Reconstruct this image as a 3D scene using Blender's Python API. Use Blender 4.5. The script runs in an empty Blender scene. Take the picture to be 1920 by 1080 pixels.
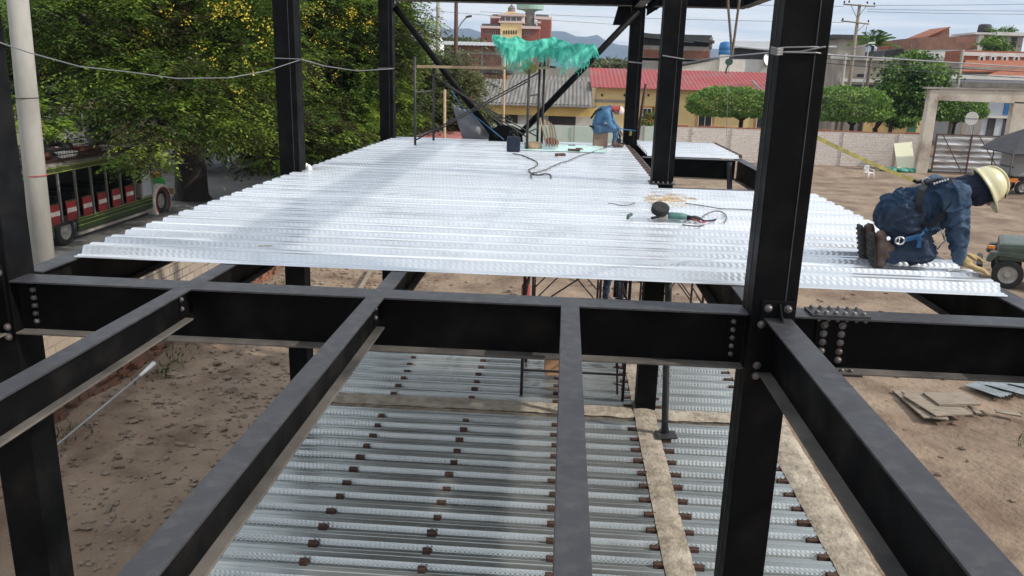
import bpy, bmesh, math, random
import numpy as np
from mathutils import Vector, Matrix, noise as mnoise
random.seed(7); RNG = np.random.default_rng(7)
C = bpy.context.scene.collection; SC = bpy.context.scene
# ---------------------------------------------------------------- camera
CAMR = np.array([[0.9974253, 0.0664823, 0.0268854], [0.0432096, -0.2579456, -0.9651927], [-0.0572333, 0.9638694, -0.2601542]])
CAMZ = 6.6; FPX = 1512.7
cam = bpy.data.cameras.new('camera'); camo = bpy.data.objects.new('camera', cam); C.objects.link(camo)
cam.sensor_width = 36; cam.lens = FPX / 1920 * 36; cam.clip_start = 0.05; cam.clip_end = 12000
M4 = Matrix.Identity(4)
for i in range(3):
    M4[i][0] = CAMR[0][i]; M4[i][1] = -CAMR[1][i]; M4[i][2] = -CAMR[2][i]
M4[2][3] = CAMZ
camo.matrix_world = M4; SC.camera = camo
# ---------------------------------------------------------------- world, sun, exposure
SUN = Vector((3.7, -0.8, 2.75)).normalized()
W = bpy.data.worlds.new('World'); SC.world = W; W.use_nodes = True
nt = W.node_tree; N = nt.nodes; N.clear()
out = N.new('ShaderNodeOutputWorld'); bg = N.new('ShaderNodeBackground'); bg.inputs[1].default_value = 0.12
sky = N.new('ShaderNodeTexSky'); sky.sky_type = 'NISHITA'; sky.sun_disc = False
sky.sun_elevation = math.asin(SUN.z); sky.sun_rotation = math.atan2(SUN.x, SUN.y); sky.air_density = 1.2; sky.dust_density = 2.0
tc = N.new('ShaderNodeTexCoord'); sep = N.new('ShaderNodeSeparateXYZ'); nt.links.new(tc.outputs['Generated'], sep.inputs[0])
ad = N.new('ShaderNodeMath'); ad.operation = 'MAXIMUM'; ad.inputs[1].default_value = 0.0; nt.links.new(sep.outputs[2], ad.inputs[0])
ad2 = N.new('ShaderNodeMath'); ad2.operation = 'ADD'; ad2.inputs[1].default_value = 0.09; nt.links.new(ad.outputs[0], ad2.inputs[0])
dv = N.new('ShaderNodeVectorMath'); dv.operation = 'DIVIDE'; nt.links.new(tc.outputs['Generated'], dv.inputs[0])
cb = N.new('ShaderNodeCombineXYZ')
for k in range(3): nt.links.new(ad2.outputs[0], cb.inputs[k])
nt.links.new(cb.outputs[0], dv.inputs[1])
mp = N.new('ShaderNodeMapping'); mp.inputs['Scale'].default_value = (0.55, 1.0, 0.0); nt.links.new(dv.outputs[0], mp.inputs[0])
nz = N.new('ShaderNodeTexNoise'); nz.inputs['Scale'].default_value = 1.1; nz.inputs['Detail'].default_value = 9; nz.inputs['Roughness'].default_value = 0.58; nz.inputs['Distortion'].default_value = 0.5
nt.links.new(mp.outputs[0], nz.inputs[0])
rp = N.new('ShaderNodeValToRGB'); rp.color_ramp.elements[0].position = 0.38; rp.color_ramp.elements[1].position = 0.58
rp.color_ramp.elements[0].color = (0, 0, 0, 1); rp.color_ramp.elements[1].color = (1, 1, 1, 1)
nt.links.new(nz.outputs[0], rp.inputs[0])
cl = N.new('ShaderNodeMixRGB'); cl.blend_type = 'MIX'          # grey undersides to bright tops of the cloud layer
cl.inputs[1].default_value = (5.6, 6.5, 7.6, 1); cl.inputs[2].default_value = (8.9, 9.0, 9.0, 1)
nt.links.new(rp.outputs[0], cl.inputs[0])
mx = N.new('ShaderNodeMixRGB'); mx.inputs[0].default_value = 0.88; nt.links.new(sky.outputs[0], mx.inputs[1]); nt.links.new(cl.outputs[0], mx.inputs[2])
nt.links.new(mx.outputs[0], bg.inputs[0]); nt.links.new(bg.outputs[0], out.inputs[0])
sl = bpy.data.lights.new('sun', 'SUN'); sl.energy = 3.9; sl.angle = math.radians(1.2); sl.color = (1.0, 0.93, 0.83)
so = bpy.data.objects.new('sun', sl); C.objects.link(so); so.rotation_euler = (-SUN).to_track_quat('-Z', 'Y').to_euler(); so.location = (20, -10, 30)
SC.view_settings.view_transform = 'Standard'; SC.view_settings.look = 'None'; SC.view_settings.exposure = 0.25; SC.view_settings.gamma = 1
SC.render.resolution_x = 1024; SC.render.resolution_y = 576

# ---------------------------------------------------------------- helpers
def px(u, v, y):                       # point at depth y (metres along the frame) seen at u,v of the 1920 wide photograph
    d = CAMR.T @ np.array([(u - 960) / FPX, (v - 540) / FPX, 1.0]); t = y / d[1]
    return Vector((d[0] * t, y, d[2] * t + CAMZ))
def tag(o, label=None, cat=None, group=None, kind=None):
    if label: o['label'] = label
    if cat: o['category'] = cat
    if group: o['group'] = group
    if kind: o['kind'] = kind
    return o
def thing(name, loc, label, cat, group=None, rotz=0):
    o = bpy.data.objects.new(name, None); C.objects.link(o); o.location = loc; o.rotation_euler = (0, 0, rotz); o.empty_display_size = 0.2
    return tag(o, label, cat, group)
class MB:
    def __init__(s): s.v = []; s.f = []; s.m = []
    def add(s, vs, fs, mi=0):
        b = len(s.v); s.v += [tuple(v) for v in vs]; s.f += [tuple(i + b for i in f) for f in fs]; s.m += [mi] * len(fs); return s
    def box(s, x0, x1, y0, y1, z0, z1, mi=0):
        if x1 < x0: x0, x1 = x1, x0
        if y1 < y0: y0, y1 = y1, y0
        if z1 < z0: z0, z1 = z1, z0
        return s.add([(x0,y0,z0),(x1,y0,z0),(x1,y1,z0),(x0,y1,z0),(x0,y0,z1),(x1,y0,z1),(x1,y1,z1),(x0,y1,z1)],
                     [(0,3,2,1),(4,5,6,7),(0,1,5,4),(1,2,6,5),(2,3,7,6),(3,0,4,7)], mi)
    def bbox(s, c, size, rot=(0,0,0), bev=0.0, mi=0):      # bevelled, rotated box
        bm = bmesh.new(); bmesh.ops.create_cube(bm, size=1.0)
        for v in bm.verts: v.co = Vector((v.co.x*size[0], v.co.y*size[1], v.co.z*size[2]))
        if bev > 0: bmesh.ops.bevel(bm, geom=bm.edges[:], offset=bev, segments=2, affect='EDGES', profile=0.6)
        R = Matrix.Rotation(rot[2],4,'Z') @ Matrix.Rotation(rot[1],4,'Y') @ Matrix.Rotation(rot[0],4,'X')
        vs = [tuple(R @ v.co + Vector(c)) for v in bm.verts]; bm.verts.index_update()
        fs = [tuple(v.index for v in f.verts) for f in bm.faces]; bm.free(); return s.add(vs, fs, mi)
    def tube(s, pts, r, n=8, caps=True, mi=0):
        pts = [Vector(p) for p in pts]; rs = r if isinstance(r, (list, tuple)) else [r] * len(pts)
        b = len(s.v); up = Vector((0,0,1)); prev = None
        for i, p in enumerate(pts):
            d = (pts[min(i+1,len(pts)-1)] - pts[max(i-1,0)])
            if d.length < 1e-9: d = Vector((0,0,1))
            d.normalize()
            if prev is None: a = d.cross(up if abs(d.z) < 0.9 else Vector((1,0,0))).normalized()
            else: a = (prev - d * prev.dot(d)); a = a.normalized() if a.length > 1e-6 else d.cross(up).normalized()
            prev = a; c = d.cross(a)
            for k in range(n):
                t = 2*math.pi*k/n; s.v.append(tuple(p + (a*math.cos(t) + c*math.sin(t))*rs[i]))
        for i in range(len(pts)-1):
            for k in range(n):
                s.f.append((b+i*n+k, b+i*n+(k+1)%n, b+(i+1)*n+(k+1)%n, b+(i+1)*n+k)); s.m.append(mi)
        if caps:
            s.f.append(tuple(b+k for k in range(n))[::-1]); s.m.append(mi)
            s.f.append(tuple(b+(len(pts)-1)*n+k for k in range(n))); s.m.append(mi)
        return s
    def lathe(s, c, axis, prof, n=20, mi=0):                # prof: (distance along axis, radius)
        ax = Vector(axis).normalized(); a = ax.cross(Vector((0,0,1)) if abs(ax.z) < 0.9 else Vector((1,0,0))).normalized(); d = ax.cross(a); b = len(s.v)
        for h, r in prof:
            for k in range(n):
                t = 2*math.pi*k/n; s.v.append(tuple(Vector(c) + ax*h + (a*math.cos(t)+d*math.sin(t))*r))
        for i in range(len(prof)-1):
            for k in range(n): s.f.append((b+i*n+k, b+i*n+(k+1)%n, b+(i+1)*n+(k+1)%n, b+(i+1)*n+k)); s.m.append(mi)
        return s
    def prism(s, poly, d, mi=0):                            # poly: list of 3D points, d: extrusion vector
        n = len(poly); d = Vector(d); vs = [Vector(p) for p in poly]; vs = vs + [p + d for p in vs]
        return s.add(vs, [tuple(range(n))[::-1], tuple(range(n, 2*n))] + [(i, (i+1)%n, n+(i+1)%n, n+i) for i in range(n)], mi)
    def blob(s, c, r, seed=0, rough=0.25, sub=1, mi=0):
        bm = bmesh.new(); bmesh.ops.create_icosphere(bm, subdivisions=sub, radius=1.0); rr = random.Random(seed)
        off = Vector((rr.random()*50, rr.random()*50, rr.random()*50)); vs = []
        for v in bm.verts:
            k = 1 + rough*2*(mnoise.noise(v.co*1.3+off)); vs.append((c[0]+v.co.x*r[0]*k, c[1]+v.co.y*r[1]*k, c[2]+v.co.z*r[2]*k))
        bm.verts.index_update(); fs = [tuple(v.index for v in f.verts) for f in bm.faces]; bm.free(); return s.add(vs, fs, mi)
    def build(s, name, mat, parent=None, smooth=False, local=False, bevel=0, autosmooth=None):
        me = bpy.data.meshes.new(name); off = Vector((0,0,0))
        v = np.array(s.v, dtype=float)
        if parent is not None and not local:
            p = parent
            while p is not None: off += p.location; p = p.parent
        elif parent is None:
            off = Vector(((v[:,0].min()+v[:,0].max())/2, (v[:,1].min()+v[:,1].max())/2, v[:,2].min()))
        me.from_pydata((v - np.array(off)).tolist(), [], s.f)
        for m in (mat if isinstance(mat, (list, tuple)) else [mat]): me.materials.append(m)
        if any(s.m): me.polygons.foreach_set('material_index', s.m)
        if smooth: me.polygons.foreach_set('use_smooth', [True]*len(s.f))
        me.update(); o = bpy.data.objects.new(name, me); C.objects.link(o)
        if parent is not None: o.parent = parent
        else: o.location = off
        if bevel:
            b = o.modifiers.new('b', 'BEVEL'); b.width = bevel; b.segments = 2; b.limit_method = 'ANGLE'; b.angle_limit = math.radians(40)
        return o
def copy_tree(o, parent=None):
    c = o.copy(); C.objects.link(c); c.parent = parent
    for ch in o.children: copy_tree(ch, c)
    return c

# ---------------------------------------------------------------- materials
def mat(name, col, rough=0.8, metal=0.0, col2=None, scale=3.0, detail=6, bump=0.0, bscale=30.0, stretch=(1,1,1), lo=0.35, hi=0.65, rvar=0.0, spec=0.5, geo=False, col3=None, scale3=0.7, alpha=None):
    m = bpy.data.materials.new(name); m.use_nodes = True; nt = m.node_tree; N = nt.nodes; L = nt.links
    b = N['Principled BSDF']; b.inputs['Roughness'].default_value = rough; b.inputs['Metallic'].default_value = metal
    b.inputs['Specular IOR Level'].default_value = spec; b.inputs['Base Color'].default_value = (*col, 1)
    tc = N.new('ShaderNodeTexCoord'); mp = N.new('ShaderNodeMapping'); mp.inputs['Scale'].default_value = stretch
    if geo:
        g = N.new('ShaderNodeNewGeometry'); L.new(g.outputs['Position'], mp.inputs[0])
    else: L.new(tc.outputs['Object'], mp.inputs[0])
    last = None
    def noise(sc, det=detail, rg=0.6):
        n = N.new('ShaderNodeTexNoise'); n.inputs['Scale'].default_value = sc; n.inputs['Detail'].default_value = det; n.inputs['Roughness'].default_value = rg; L.new(mp.outputs[0], n.inputs[0]); return n
    if col2 is not None:
        n = noise(scale); r = N.new('ShaderNodeValToRGB'); r.color_ramp.elements[0].position = lo; r.color_ramp.elements[1].position = hi
        r.color_ramp.elements[0].color = (*col, 1); r.color_ramp.elements[1].color = (*col2, 1); L.new(n.outputs[0], r.inputs[0]); last = r.outputs[0]
        if col3 is not None:
            n3 = noise(scale3, 8); r3 = N.new('ShaderNodeValToRGB'); r3.color_ramp.elements[0].position = 0.48; r3.color_ramp.elements[1].position = 0.68
            L.new(n3.outputs[0], r3.inputs[0]); mxx = N.new('ShaderNodeMixRGB'); L.new(r3.outputs[0], mxx.inputs[0]); L.new(last, mxx.inputs[1]); mxx.inputs[2].default_value = (*col3, 1); last = mxx.outputs[0]
        L.new(last, b.inputs['Base Color'])
    if rvar:
        n = noise(scale*1.7); mr = N.new('ShaderNodeMapRange'); mr.inputs[3].default_value = max(0, rough-rvar); mr.inputs[4].default_value = min(1, rough+rvar)
        mr.inputs[1].default_value = 0.3; mr.inputs[2].default_value = 0.7; L.new(n.outputs[0], mr.inputs[0]); L.new(mr.outputs[0], b.inputs['Roughness'])
    if bump:
        n = noise(bscale, 4); bp = N.new('ShaderNodeBump'); bp.inputs['Strength'].default_value = 1; bp.inputs['Distance'].default_value = bump; L.new(n.outputs[0], bp.inputs['Height']); L.new(bp.outputs[0], b.inputs['Normal'])
    m['last'] = 0
    return m
def brick_mat(name, c1, c2, mortar, bw, bh, msize, axis='x', rough=0.9, dirt=None, bump=0.006):
    m = bpy.data.materials.new(name); m.use_nodes = True; nt = m.node_tree; N = nt.nodes; L = nt.links; b = N['Principled BSDF']; b.inputs['Roughness'].default_value = rough
    g = N.new('ShaderNodeNewGeometry'); s = N.new('ShaderNodeSeparateXYZ'); L.new(g.outputs['Position'], s.inputs[0]); c = N.new('ShaderNodeCombineXYZ')
    if axis == 'xy':
        a = N.new('ShaderNodeMath'); a.operation = 'ADD'; L.new(s.outputs[0], a.inputs[0]); L.new(s.outputs[1], a.inputs[1]); L.new(a.outputs[0], c.inputs[0])
    else: L.new(s.outputs[0 if axis == 'x' else 1], c.inputs[0])
    L.new(s.outputs[2], c.inputs[1])
    t = N.new('ShaderNodeTexBrick'); L.new(c.outputs[0], t.inputs[0]); t.inputs['Scale'].default_value = 1; t.inputs['Brick Width'].default_value = bw; t.inputs['Row Height'].default_value = bh
    t.inputs['Mortar Size'].default_value = msize; t.inputs['Color1'].default_value = (*c1,1); t.inputs['Color2'].default_value = (*c2,1); t.inputs['Mortar'].default_value = (*mortar,1); t.inputs['Mortar Smooth'].default_value = 0.2
    last = t.outputs[0]; n = N.new('ShaderNodeTexNoise'); n.inputs['Scale'].default_value = 1.3; n.inputs['Detail'].default_value = 8; L.new(g.outputs['Position'], n.inputs[0])
    if dirt:
        r = N.new('ShaderNodeValToRGB'); r.color_ramp.elements[0].position = 0.42; r.color_ramp.elements[1].position = 0.62; L.new(n.outputs[0], r.inputs[0])
        mx = N.new('ShaderNodeMixRGB'); L.new(r.outputs[0], mx.inputs[0]); L.new(last, mx.inputs[1]); mx.inputs[2].default_value = (*dirt,1); last = mx.outputs[0]
    L.new(last, b.inputs['Base Color'])
    bp = N.new('ShaderNodeBump'); bp.inputs['Distance'].default_value = bump; L.new(t.outputs['Fac'], bp.inputs['Height']); bp.invert = True; L.new(bp.outputs[0], b.inputs['Normal'])
    return m
def leaf_mat(name, cols, trans=0.35, rough=0.55):
    m = bpy.data.materials.new(name); m.use_nodes = True; nt = m.node_tree; N = nt.nodes; L = nt.links; b = N['Principled BSDF']; b.inputs['Roughness'].default_value = rough
    at = N.new('ShaderNodeAttribute'); at.attribute_name = 'tint'; r = N.new('ShaderNodeValToRGB'); L.new(at.outputs['Fac'], r.inputs[0])
    el = r.color_ramp.elements; el[0].color = (*cols[0],1); el[0].position = 0; el[1].color = (*cols[-1],1); el[1].position = 1
    for i, c in enumerate(cols[1:-1]): e = el.new((i+1)/(len(cols)-1)); e.color = (*c,1)
    L.new(r.outputs[0], b.inputs['Base Color']); tr = N.new('ShaderNodeBsdfTranslucent'); L.new(r.outputs[0], tr.inputs[0])
    mx = N.new('ShaderNodeMixShader'); mx.inputs[0].default_value = trans; L.new(b.outputs[0], mx.inputs[1]); L.new(tr.outputs[0], mx.inputs[2]); L.new(mx.outputs[0], N['Material Output'].inputs[0])
    return m
def deck_mat(name, base, rough, emb, dist, tone=(0.55,0.62,0.66), met=0.45):
    m = bpy.data.materials.new(name); m.use_nodes = True; nt = m.node_tree; N = nt.nodes; L = nt.links; b = N['Principled BSDF']
    b.inputs['Metallic'].default_value = met
    g = N.new('ShaderNodeNewGeometry'); mp = N.new('ShaderNodeMapping'); mp.inputs['Scale'].default_value = (0.28, 7, 3); L.new(g.outputs['Position'], mp.inputs[0])
    n = N.new('ShaderNodeTexNoise'); n.inputs['Scale'].default_value = 1.0; n.inputs['Detail'].default_value = 7; n.inputs['Roughness'].default_value = 0.65; L.new(mp.outputs[0], n.inputs[0])
    mr = N.new('ShaderNodeMapRange'); mr.inputs[1].default_value = 0.3; mr.inputs[2].default_value = 0.7; mr.inputs[3].default_value = rough-0.07; mr.inputs[4].default_value = rough+0.1; L.new(n.outputs[0], mr.inputs[0]); L.new(mr.outputs[0], b.inputs['Roughness'])
    r = N.new('ShaderNodeValToRGB'); r.color_ramp.elements[0].position = 0.3; r.color_ramp.elements[1].position = 0.65; r.color_ramp.elements[0].color = (*tone,1); r.color_ramp.elements[1].color = (*base,1); L.new(n.outputs[0], r.inputs[0])  # streaks in the colour imitate long reflections along the sheets
    oi = N.new('ShaderNodeObjectInfo'); om = N.new('ShaderNodeMapRange'); om.inputs[3].default_value = 0.86; om.inputs[4].default_value = 1.0; L.new(oi.outputs['Random'], om.inputs[0])
    n5 = N.new('ShaderNodeTexNoise'); n5.inputs['Scale'].default_value = 1.3; n5.inputs['Detail'].default_value = 9; n5.inputs['Roughness'].default_value = 0.7; L.new(g.outputs['Position'], n5.inputs[0]); m5 = N.new('ShaderNodeMapRange'); m5.inputs[1].default_value = 0.52; m5.inputs[2].default_value = 0.72; m5.inputs[3].default_value = 1.0; m5.inputs[4].default_value = 0.78; L.new(n5.outputs[0], m5.inputs[0])
    pm = N.new('ShaderNodeMath'); pm.operation = 'MULTIPLY'; L.new(om.outputs[0], pm.inputs[0]); L.new(m5.outputs[0], pm.inputs[1])
    vm = N.new('ShaderNodeVectorMath'); vm.operation = 'SCALE'; L.new(r.outputs[0], vm.inputs[0]); L.new(pm.outputs[0], vm.inputs['Scale']); L.new(vm.outputs[0], b.inputs['Base Color'])
    # spangle + rolling marks, and the pressed embossments on the sloping webs
    s = N.new('ShaderNodeSeparateXYZ'); L.new(g.outputs['Position'], s.inputs[0])
    n2 = N.new('ShaderNodeTexNoise'); n2.inputs['Scale'].default_value = 9; n2.inputs['Detail'].default_value = 3
    mp2 = N.new('ShaderNodeMapping'); mp2.inputs['Scale'].default_value = (0.5, 6, 1); L.new(g.outputs['Position'], mp2.inputs[0]); L.new(mp2.outputs[0], n2.inputs[0])
    h = n2.outputs[0]; bp = N.new('ShaderNodeBump'); bp.inputs['Distance'].default_value = 0.0015; L.new(h, bp.inputs['Height']); lastn = bp.outputs[0]
    if emb:
        zz = N.new('ShaderNodeMath'); zz.operation = 'MULTIPLY'; zz.inputs[1].default_value = 1.0; L.new(s.outputs[2], zz.inputs[0])
        ab = N.new('ShaderNodeMath'); ab.operation = 'PINGPONG'; ab.inputs[1].default_value = 0.014; L.new(zz.outputs[0], ab.inputs[0])
        sm = N.new('ShaderNodeMath'); sm.operation = 'ADD'; L.new(ab.outputs[0], sm.inputs[0]); L.new(s.outputs[0], sm.inputs[1])
        ml = N.new('ShaderNodeMath'); ml.operation = 'MULTIPLY'; ml.inputs[1].default_value = 2*math.pi/0.044; L.new(sm.outputs[0], ml.inputs[0])
        sn = N.new('ShaderNodeMath'); sn.operation = 'SINE'; L.new(ml.outputs[0], sn.inputs[0])
        b2 = N.new('ShaderNodeBump'); b2.inputs['Distance'].default_value = dist; L.new(sn.outputs[0], b2.inputs['Height']); L.new(lastn, b2.inputs['Normal']); lastn = b2.outputs[0]
    L.new(lastn, b.inputs['Normal']); return m
M = {}
M['black'] = mat('black_paint', (0.0022,0.0025,0.0033), 0.55, col2=(0.0038,0.004,0.0048), scale=2.2, rvar=0.14, bump=0.0006, bscale=40, spec=0.09, col3=(0.010,0.0095,0.009), scale3=3.2)
M['flange'] = mat('sunlit_grey_steel', (0.036,0.036,0.041), 0.5, spec=0.3, col2=(0.041,0.041,0.046), scale=3, bump=0.0010, bscale=60, col3=(0.060,0.059,0.060), scale3=14, rvar=0.10)  # greyer copy of the black paint; sunlight on the flange tops is in its colour
M['dusty'] = mat('dusty_lower_flange', (0.055,0.052,0.050), 0.75, col2=(0.15,0.135,0.12), scale=2.5, bump=0.001, bscale=60, stretch=(1,1,1), geo=True, spec=0.2)
M['bolt'] = mat('zinc_bolt', (0.20,0.19,0.19), 0.5, 0.5, col2=(0.11,0.09,0.085), scale=20, geo=True)
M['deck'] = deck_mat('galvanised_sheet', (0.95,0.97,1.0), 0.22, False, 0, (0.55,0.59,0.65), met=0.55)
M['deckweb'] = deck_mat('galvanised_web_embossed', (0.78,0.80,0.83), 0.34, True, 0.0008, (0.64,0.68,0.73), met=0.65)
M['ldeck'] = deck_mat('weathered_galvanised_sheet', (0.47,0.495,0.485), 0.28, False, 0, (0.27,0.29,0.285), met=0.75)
M['ldeckweb'] = deck_mat('weathered_web_lit_side', (0.62,0.64,0.63), 0.28, True, 0.0011, (0.42,0.44,0.43), met=0.75)  # camera-facing webs coloured paler, as the side that catches the light
M['clip'] = mat('rusty_red_oxide', (0.050,0.027,0.021), 0.8, col2=(0.11,0.055,0.038), scale=15, geo=True)
M['conc'] = mat('rough_concrete', (0.42,0.36,0.28), 0.95, col2=(0.26,0.22,0.175), scale=9, bump=0.02, bscale=22, col3=(0.50,0.44,0.36), scale3=2.5, geo=True, lo=0.4, hi=0.62)
M['polec'] = mat('pole_concrete', (0.36,0.35,0.32), 0.9, col2=(0.27,0.26,0.235), scale=2.5, bump=0.003, bscale=25, stretch=(1,1,0.4), geo=True)
M['wire'] = mat('wire_grey', (0.22,0.22,0.23), 0.6)
M['darkwire'] = mat('wire_black', (0.02,0.02,0.022), 0.6)
M['scaf'] = mat('scaffold_maroon', (0.045,0.014,0.014), 0.6, col2=(0.02,0.016,0.016), scale=6, geo=True)
M['scafd'] = mat('scaffold_dark', (0.020,0.021,0.024), 0.55, col2=(0.05,0.04,0.036), scale=5, geo=True)
M['wood'] = mat('plank_wood', (0.30,0.20,0.12), 0.85, col2=(0.42,0.31,0.20), scale=4, stretch=(1,8,8), bump=0.003)
M['woodg'] = mat('grey_wood', (0.30,0.25,0.19), 0.9, col2=(0.17,0.135,0.10), scale=3, stretch=(1,7,7), bump=0.004, geo=True)

# ================================================================ GROUND, ROAD, WATERLESS LAND
G = MB()
xs = np.concatenate([np.linspace(-3000,-60,12), np.linspace(-45,-14,14), np.linspace(-13,16,88), np.linspace(17,60,30), np.linspace(80,3000,12)])
ys = np.concatenate([np.linspace(-300,-10,6), np.linspace(-4,34,110), np.linspace(35,75,36), np.linspace(90,500,10), np.linspace(700,6000,8)])
gv = []
for y in ys:
    for x in xs:
        k = 0.0
        if -14 < x < 60 and 0 < y < 66:
            e = min(1, (x+14)/3, (66-y)/6)
            k = e*(0.10*mnoise.noise(Vector((x*0.35, y*0.35, 1))) + 0.055*mnoise.noise(Vector((x*1.3, y*1.3, 7))) + 0.035*mnoise.noise(Vector((x*3.1, y*3.1, 3))))
            k += e*0.55*math.exp(-((x-19.6)/2.2)**2 - ((y-62.3)/2.0)**2)       # loose heap of earth by the far wall
            if x < -5.5 and y < 28: k += 0.22*max(0, min(1, (-5.5-x)/2.6))
        gv.append((x, y, k))
nx = len(xs); gf = [(j*nx+i, j*nx+i+1, (j+1)*nx+i+1, (j+1)*nx+i) for j in range(len(ys)-1) for i in range(nx-1)]
G.add(gv, gf)
M['dirt'] = mat('yard_dirt', (0.170,0.115,0.078), 0.97, col2=(0.295,0.218,0.152), scale=0.45, detail=14, bump=0.07, bscale=6, geo=True, col3=(0.125,0.080,0.053), scale3=0.8)
ground = tag(G.build('ground', M['dirt'], smooth=True), kind='structure')
M['asph'] = mat('old_asphalt', (0.13,0.125,0.12), 0.9, col2=(0.19,0.18,0.17), scale=0.6, bump=0.004, bscale=30, geo=True)
M['grass'] = mat('verge_grass', (0.07,0.09,0.03), 0.95, col2=(0.14,0.15,0.05), scale=1.2, bump=0.04, bscale=9, geo=True, col3=(0.20,0.16,0.10), scale3=0.5)
def sheet(name, x0, x1, y0, y1, z, m, nx=2, ny=2):
    b = MB(); b.add([(x0,y0,z),(x1,y0,z),(x1,y1,z),(x0,y1,z)], [(0,1,2,3)]); return tag(b.build(name, m), kind='structure')
sheet('verge', -60, -12.2, -20, 95, 0.02, M['grass'])
sheet('road', -30, -15.2, -20, 110, 0.05, M['asph'])
kb = MB(); kb.box(-15.2,-15.0,-20,110,0.0,0.17); tag(kb.build('kerb', M['polec']), kind='structure')
sheet('street', 16, 120, 70.5, 77.5, 0.03, M['asph'])
# ---- mountains far behind the town
def ridge(name, pts, y, depth, m, seed):
    b = MB(); n = 90; rows = 9; us = [p[0] for p in pts]; vsx = []
    P = [px(u, v, y) for u, v in pts]; X = np.linspace(P[0].x, P[-1].x, n); Zt = np.interp(X, [p.x for p in P], [p.z for p in P])
    for j in range(rows):
        t = j/(rows-1)
        for i in range(n):
            h = Zt[i]*(1 + 0.035*mnoise.noise(Vector((X[i]*0.012, seed, 0))))
            prof = (1-abs(t*2-1))**0.8
            z = h*prof + (110*prof*mnoise.noise(Vector((X[i]*0.004, t*3.0, seed+3))) if 0 < t < 1 and t != 0.5 else 0)
            vsx.append((X[i], y + (t-0.5)*depth, max(-5, z)))
    b.add(vsx, [(j*n+i, j*n+i+1, (j+1)*n+i+1, (j+1)*n+i) for j in range(rows-1) for i in range(n-1)])
    return tag(b.build(name, m, smooth=True), kind='structure')
M['mount'] = mat('mountain_haze_blue', (0.02,0.045,0.085), 1.0, col2=(0.03,0.055,0.09), scale=0.004, geo=True)  # slopes coloured blue, so part of the distant haze is in the paint
ridge('mountains', [(300,65),(500,56),(680,60),(740,52),(757,44),(775,50),(800,44),(815,42),(830,52),(850,58),(868,50),(885,55),(905,60),(960,66),(1010,64),(1045,57),(1062,60),(1080,68),(1098,70),(1110,62),(1120,66),(1135,76),(1160,84),(1190,86),(1300,90),(1450,95),(1600,92),(1800,100),(2100,108)], 4300, 1500, M['mount'], 2.0)
# ================================================================ STEEL FRAME
ST = 5.25; DT = 5.258; LD = 2.29; CW = 0.255
ORD = ['front','second','third','fourth','fifth','sixth','seventh','eighth','ninth','tenth','eleventh','twelfth','thirteenth','fourteenth','fifteenth','sixteenth']
def bolts(parent, spots, axis, r=0.017, h=0.016):
    p0 = None; r *= 0.86
    for s in spots:
        if p0 is None:
            b = MB(); b.lathe((0,0,0), axis, [(0,r*1.35),(0.004,r*1.35),(0.0045,r),(h*0.7,r),(h,r*0.6),(h+0.001,0.0)], 10)
            p0 = b.build('bolt', M['bolt'], parent, smooth=False, local=True); o = p0
        else: o = p0.copy(); C.objects.link(o)
        off = Vector(s); p = parent
        while p is not None: off -= p.location; p = p.parent
        o.location = off
def ibeam(name, axis, a0, a1, c, top, depth, fw, label, cat='steel beam', tf=0.012, tw=0.009, group=None, toplit=True):
    """I-section beam along x or y; c = centre in the other axis; flanges are parts lying on the web"""
    loc = ((a0+a1)/2, c, top-depth) if axis == 'x' else (c, (a0+a1)/2, top-depth)
    t = thing(name, loc, label, cat, group)
    def bx(w0, w1, z0, z1):
        b = MB()
        if axis == 'x': b.box(a0, a1, c+w0, c+w1, z0, z1)
        else: b.box(c+w0, c+w1, a0, a1, z0, z1)
        return b
    bx(-tw/2, tw/2, top-depth+tf, top-tf).build('web', M['black'], t)
    bx(-fw/2, fw/2, top-tf, top).build('top_flange', M['flange'], t, bevel=0.002)
    bx(-fw/2, fw/2, top-depth, top-depth+tf).build('bottom_flange', M['dusty'], t, bevel=0.002)
    return t
COLS = {}
def column(key, x0, y0, label, z1=9.6, w=CW):
    t = thing('steel_column', (x0+w/2, y0+w/2, 0), label, 'steel column', 'black steel columns of the frame')
    b = MB(); b.box(x0, x0+w, y0, y0+w, 0, z1); b.build('shaft', M['black'], t, bevel=0.006)
    b = MB(); b.box(x0+w*0.72, x0+w*0.72+0.006, y0-0.003, y0+0.001, 5.3, z1); b.box(x0-0.003, x0+0.001, y0+w*0.5, y0+w*0.5+0.006, 0.1, z1); b.build('weld_seam', M['flange'], t)
    b = MB(); b.box(x0-0.07, x0+w+0.07, y0-0.07, y0+w+0.07, 0, 0.02); b.build('base_plate', M['flange'], t)
    COLS[key] = t; return t
column('fr', 1.135, 4.61, 'thick black steel column in the right foreground, wires tied round it near the top')
column('fl', -3.68, 4.66, 'black steel column cut by the left edge of the photo, beside the grey concrete pole')
column('mr', 1.085, 9.93, 'black steel column standing in the middle of the shiny deck with bolts at its foot')
column('ml', -3.55, 9.95, 'black steel column before the yellow flowering tree, at the left edge of the deck')
column('br', 1.11, 15.58, 'black steel column the seated worker is welding at, at the far end of the deck')
column('bl', -3.48, 15.25, 'black steel column at the far left corner of the deck where the tubular brace starts')
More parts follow.
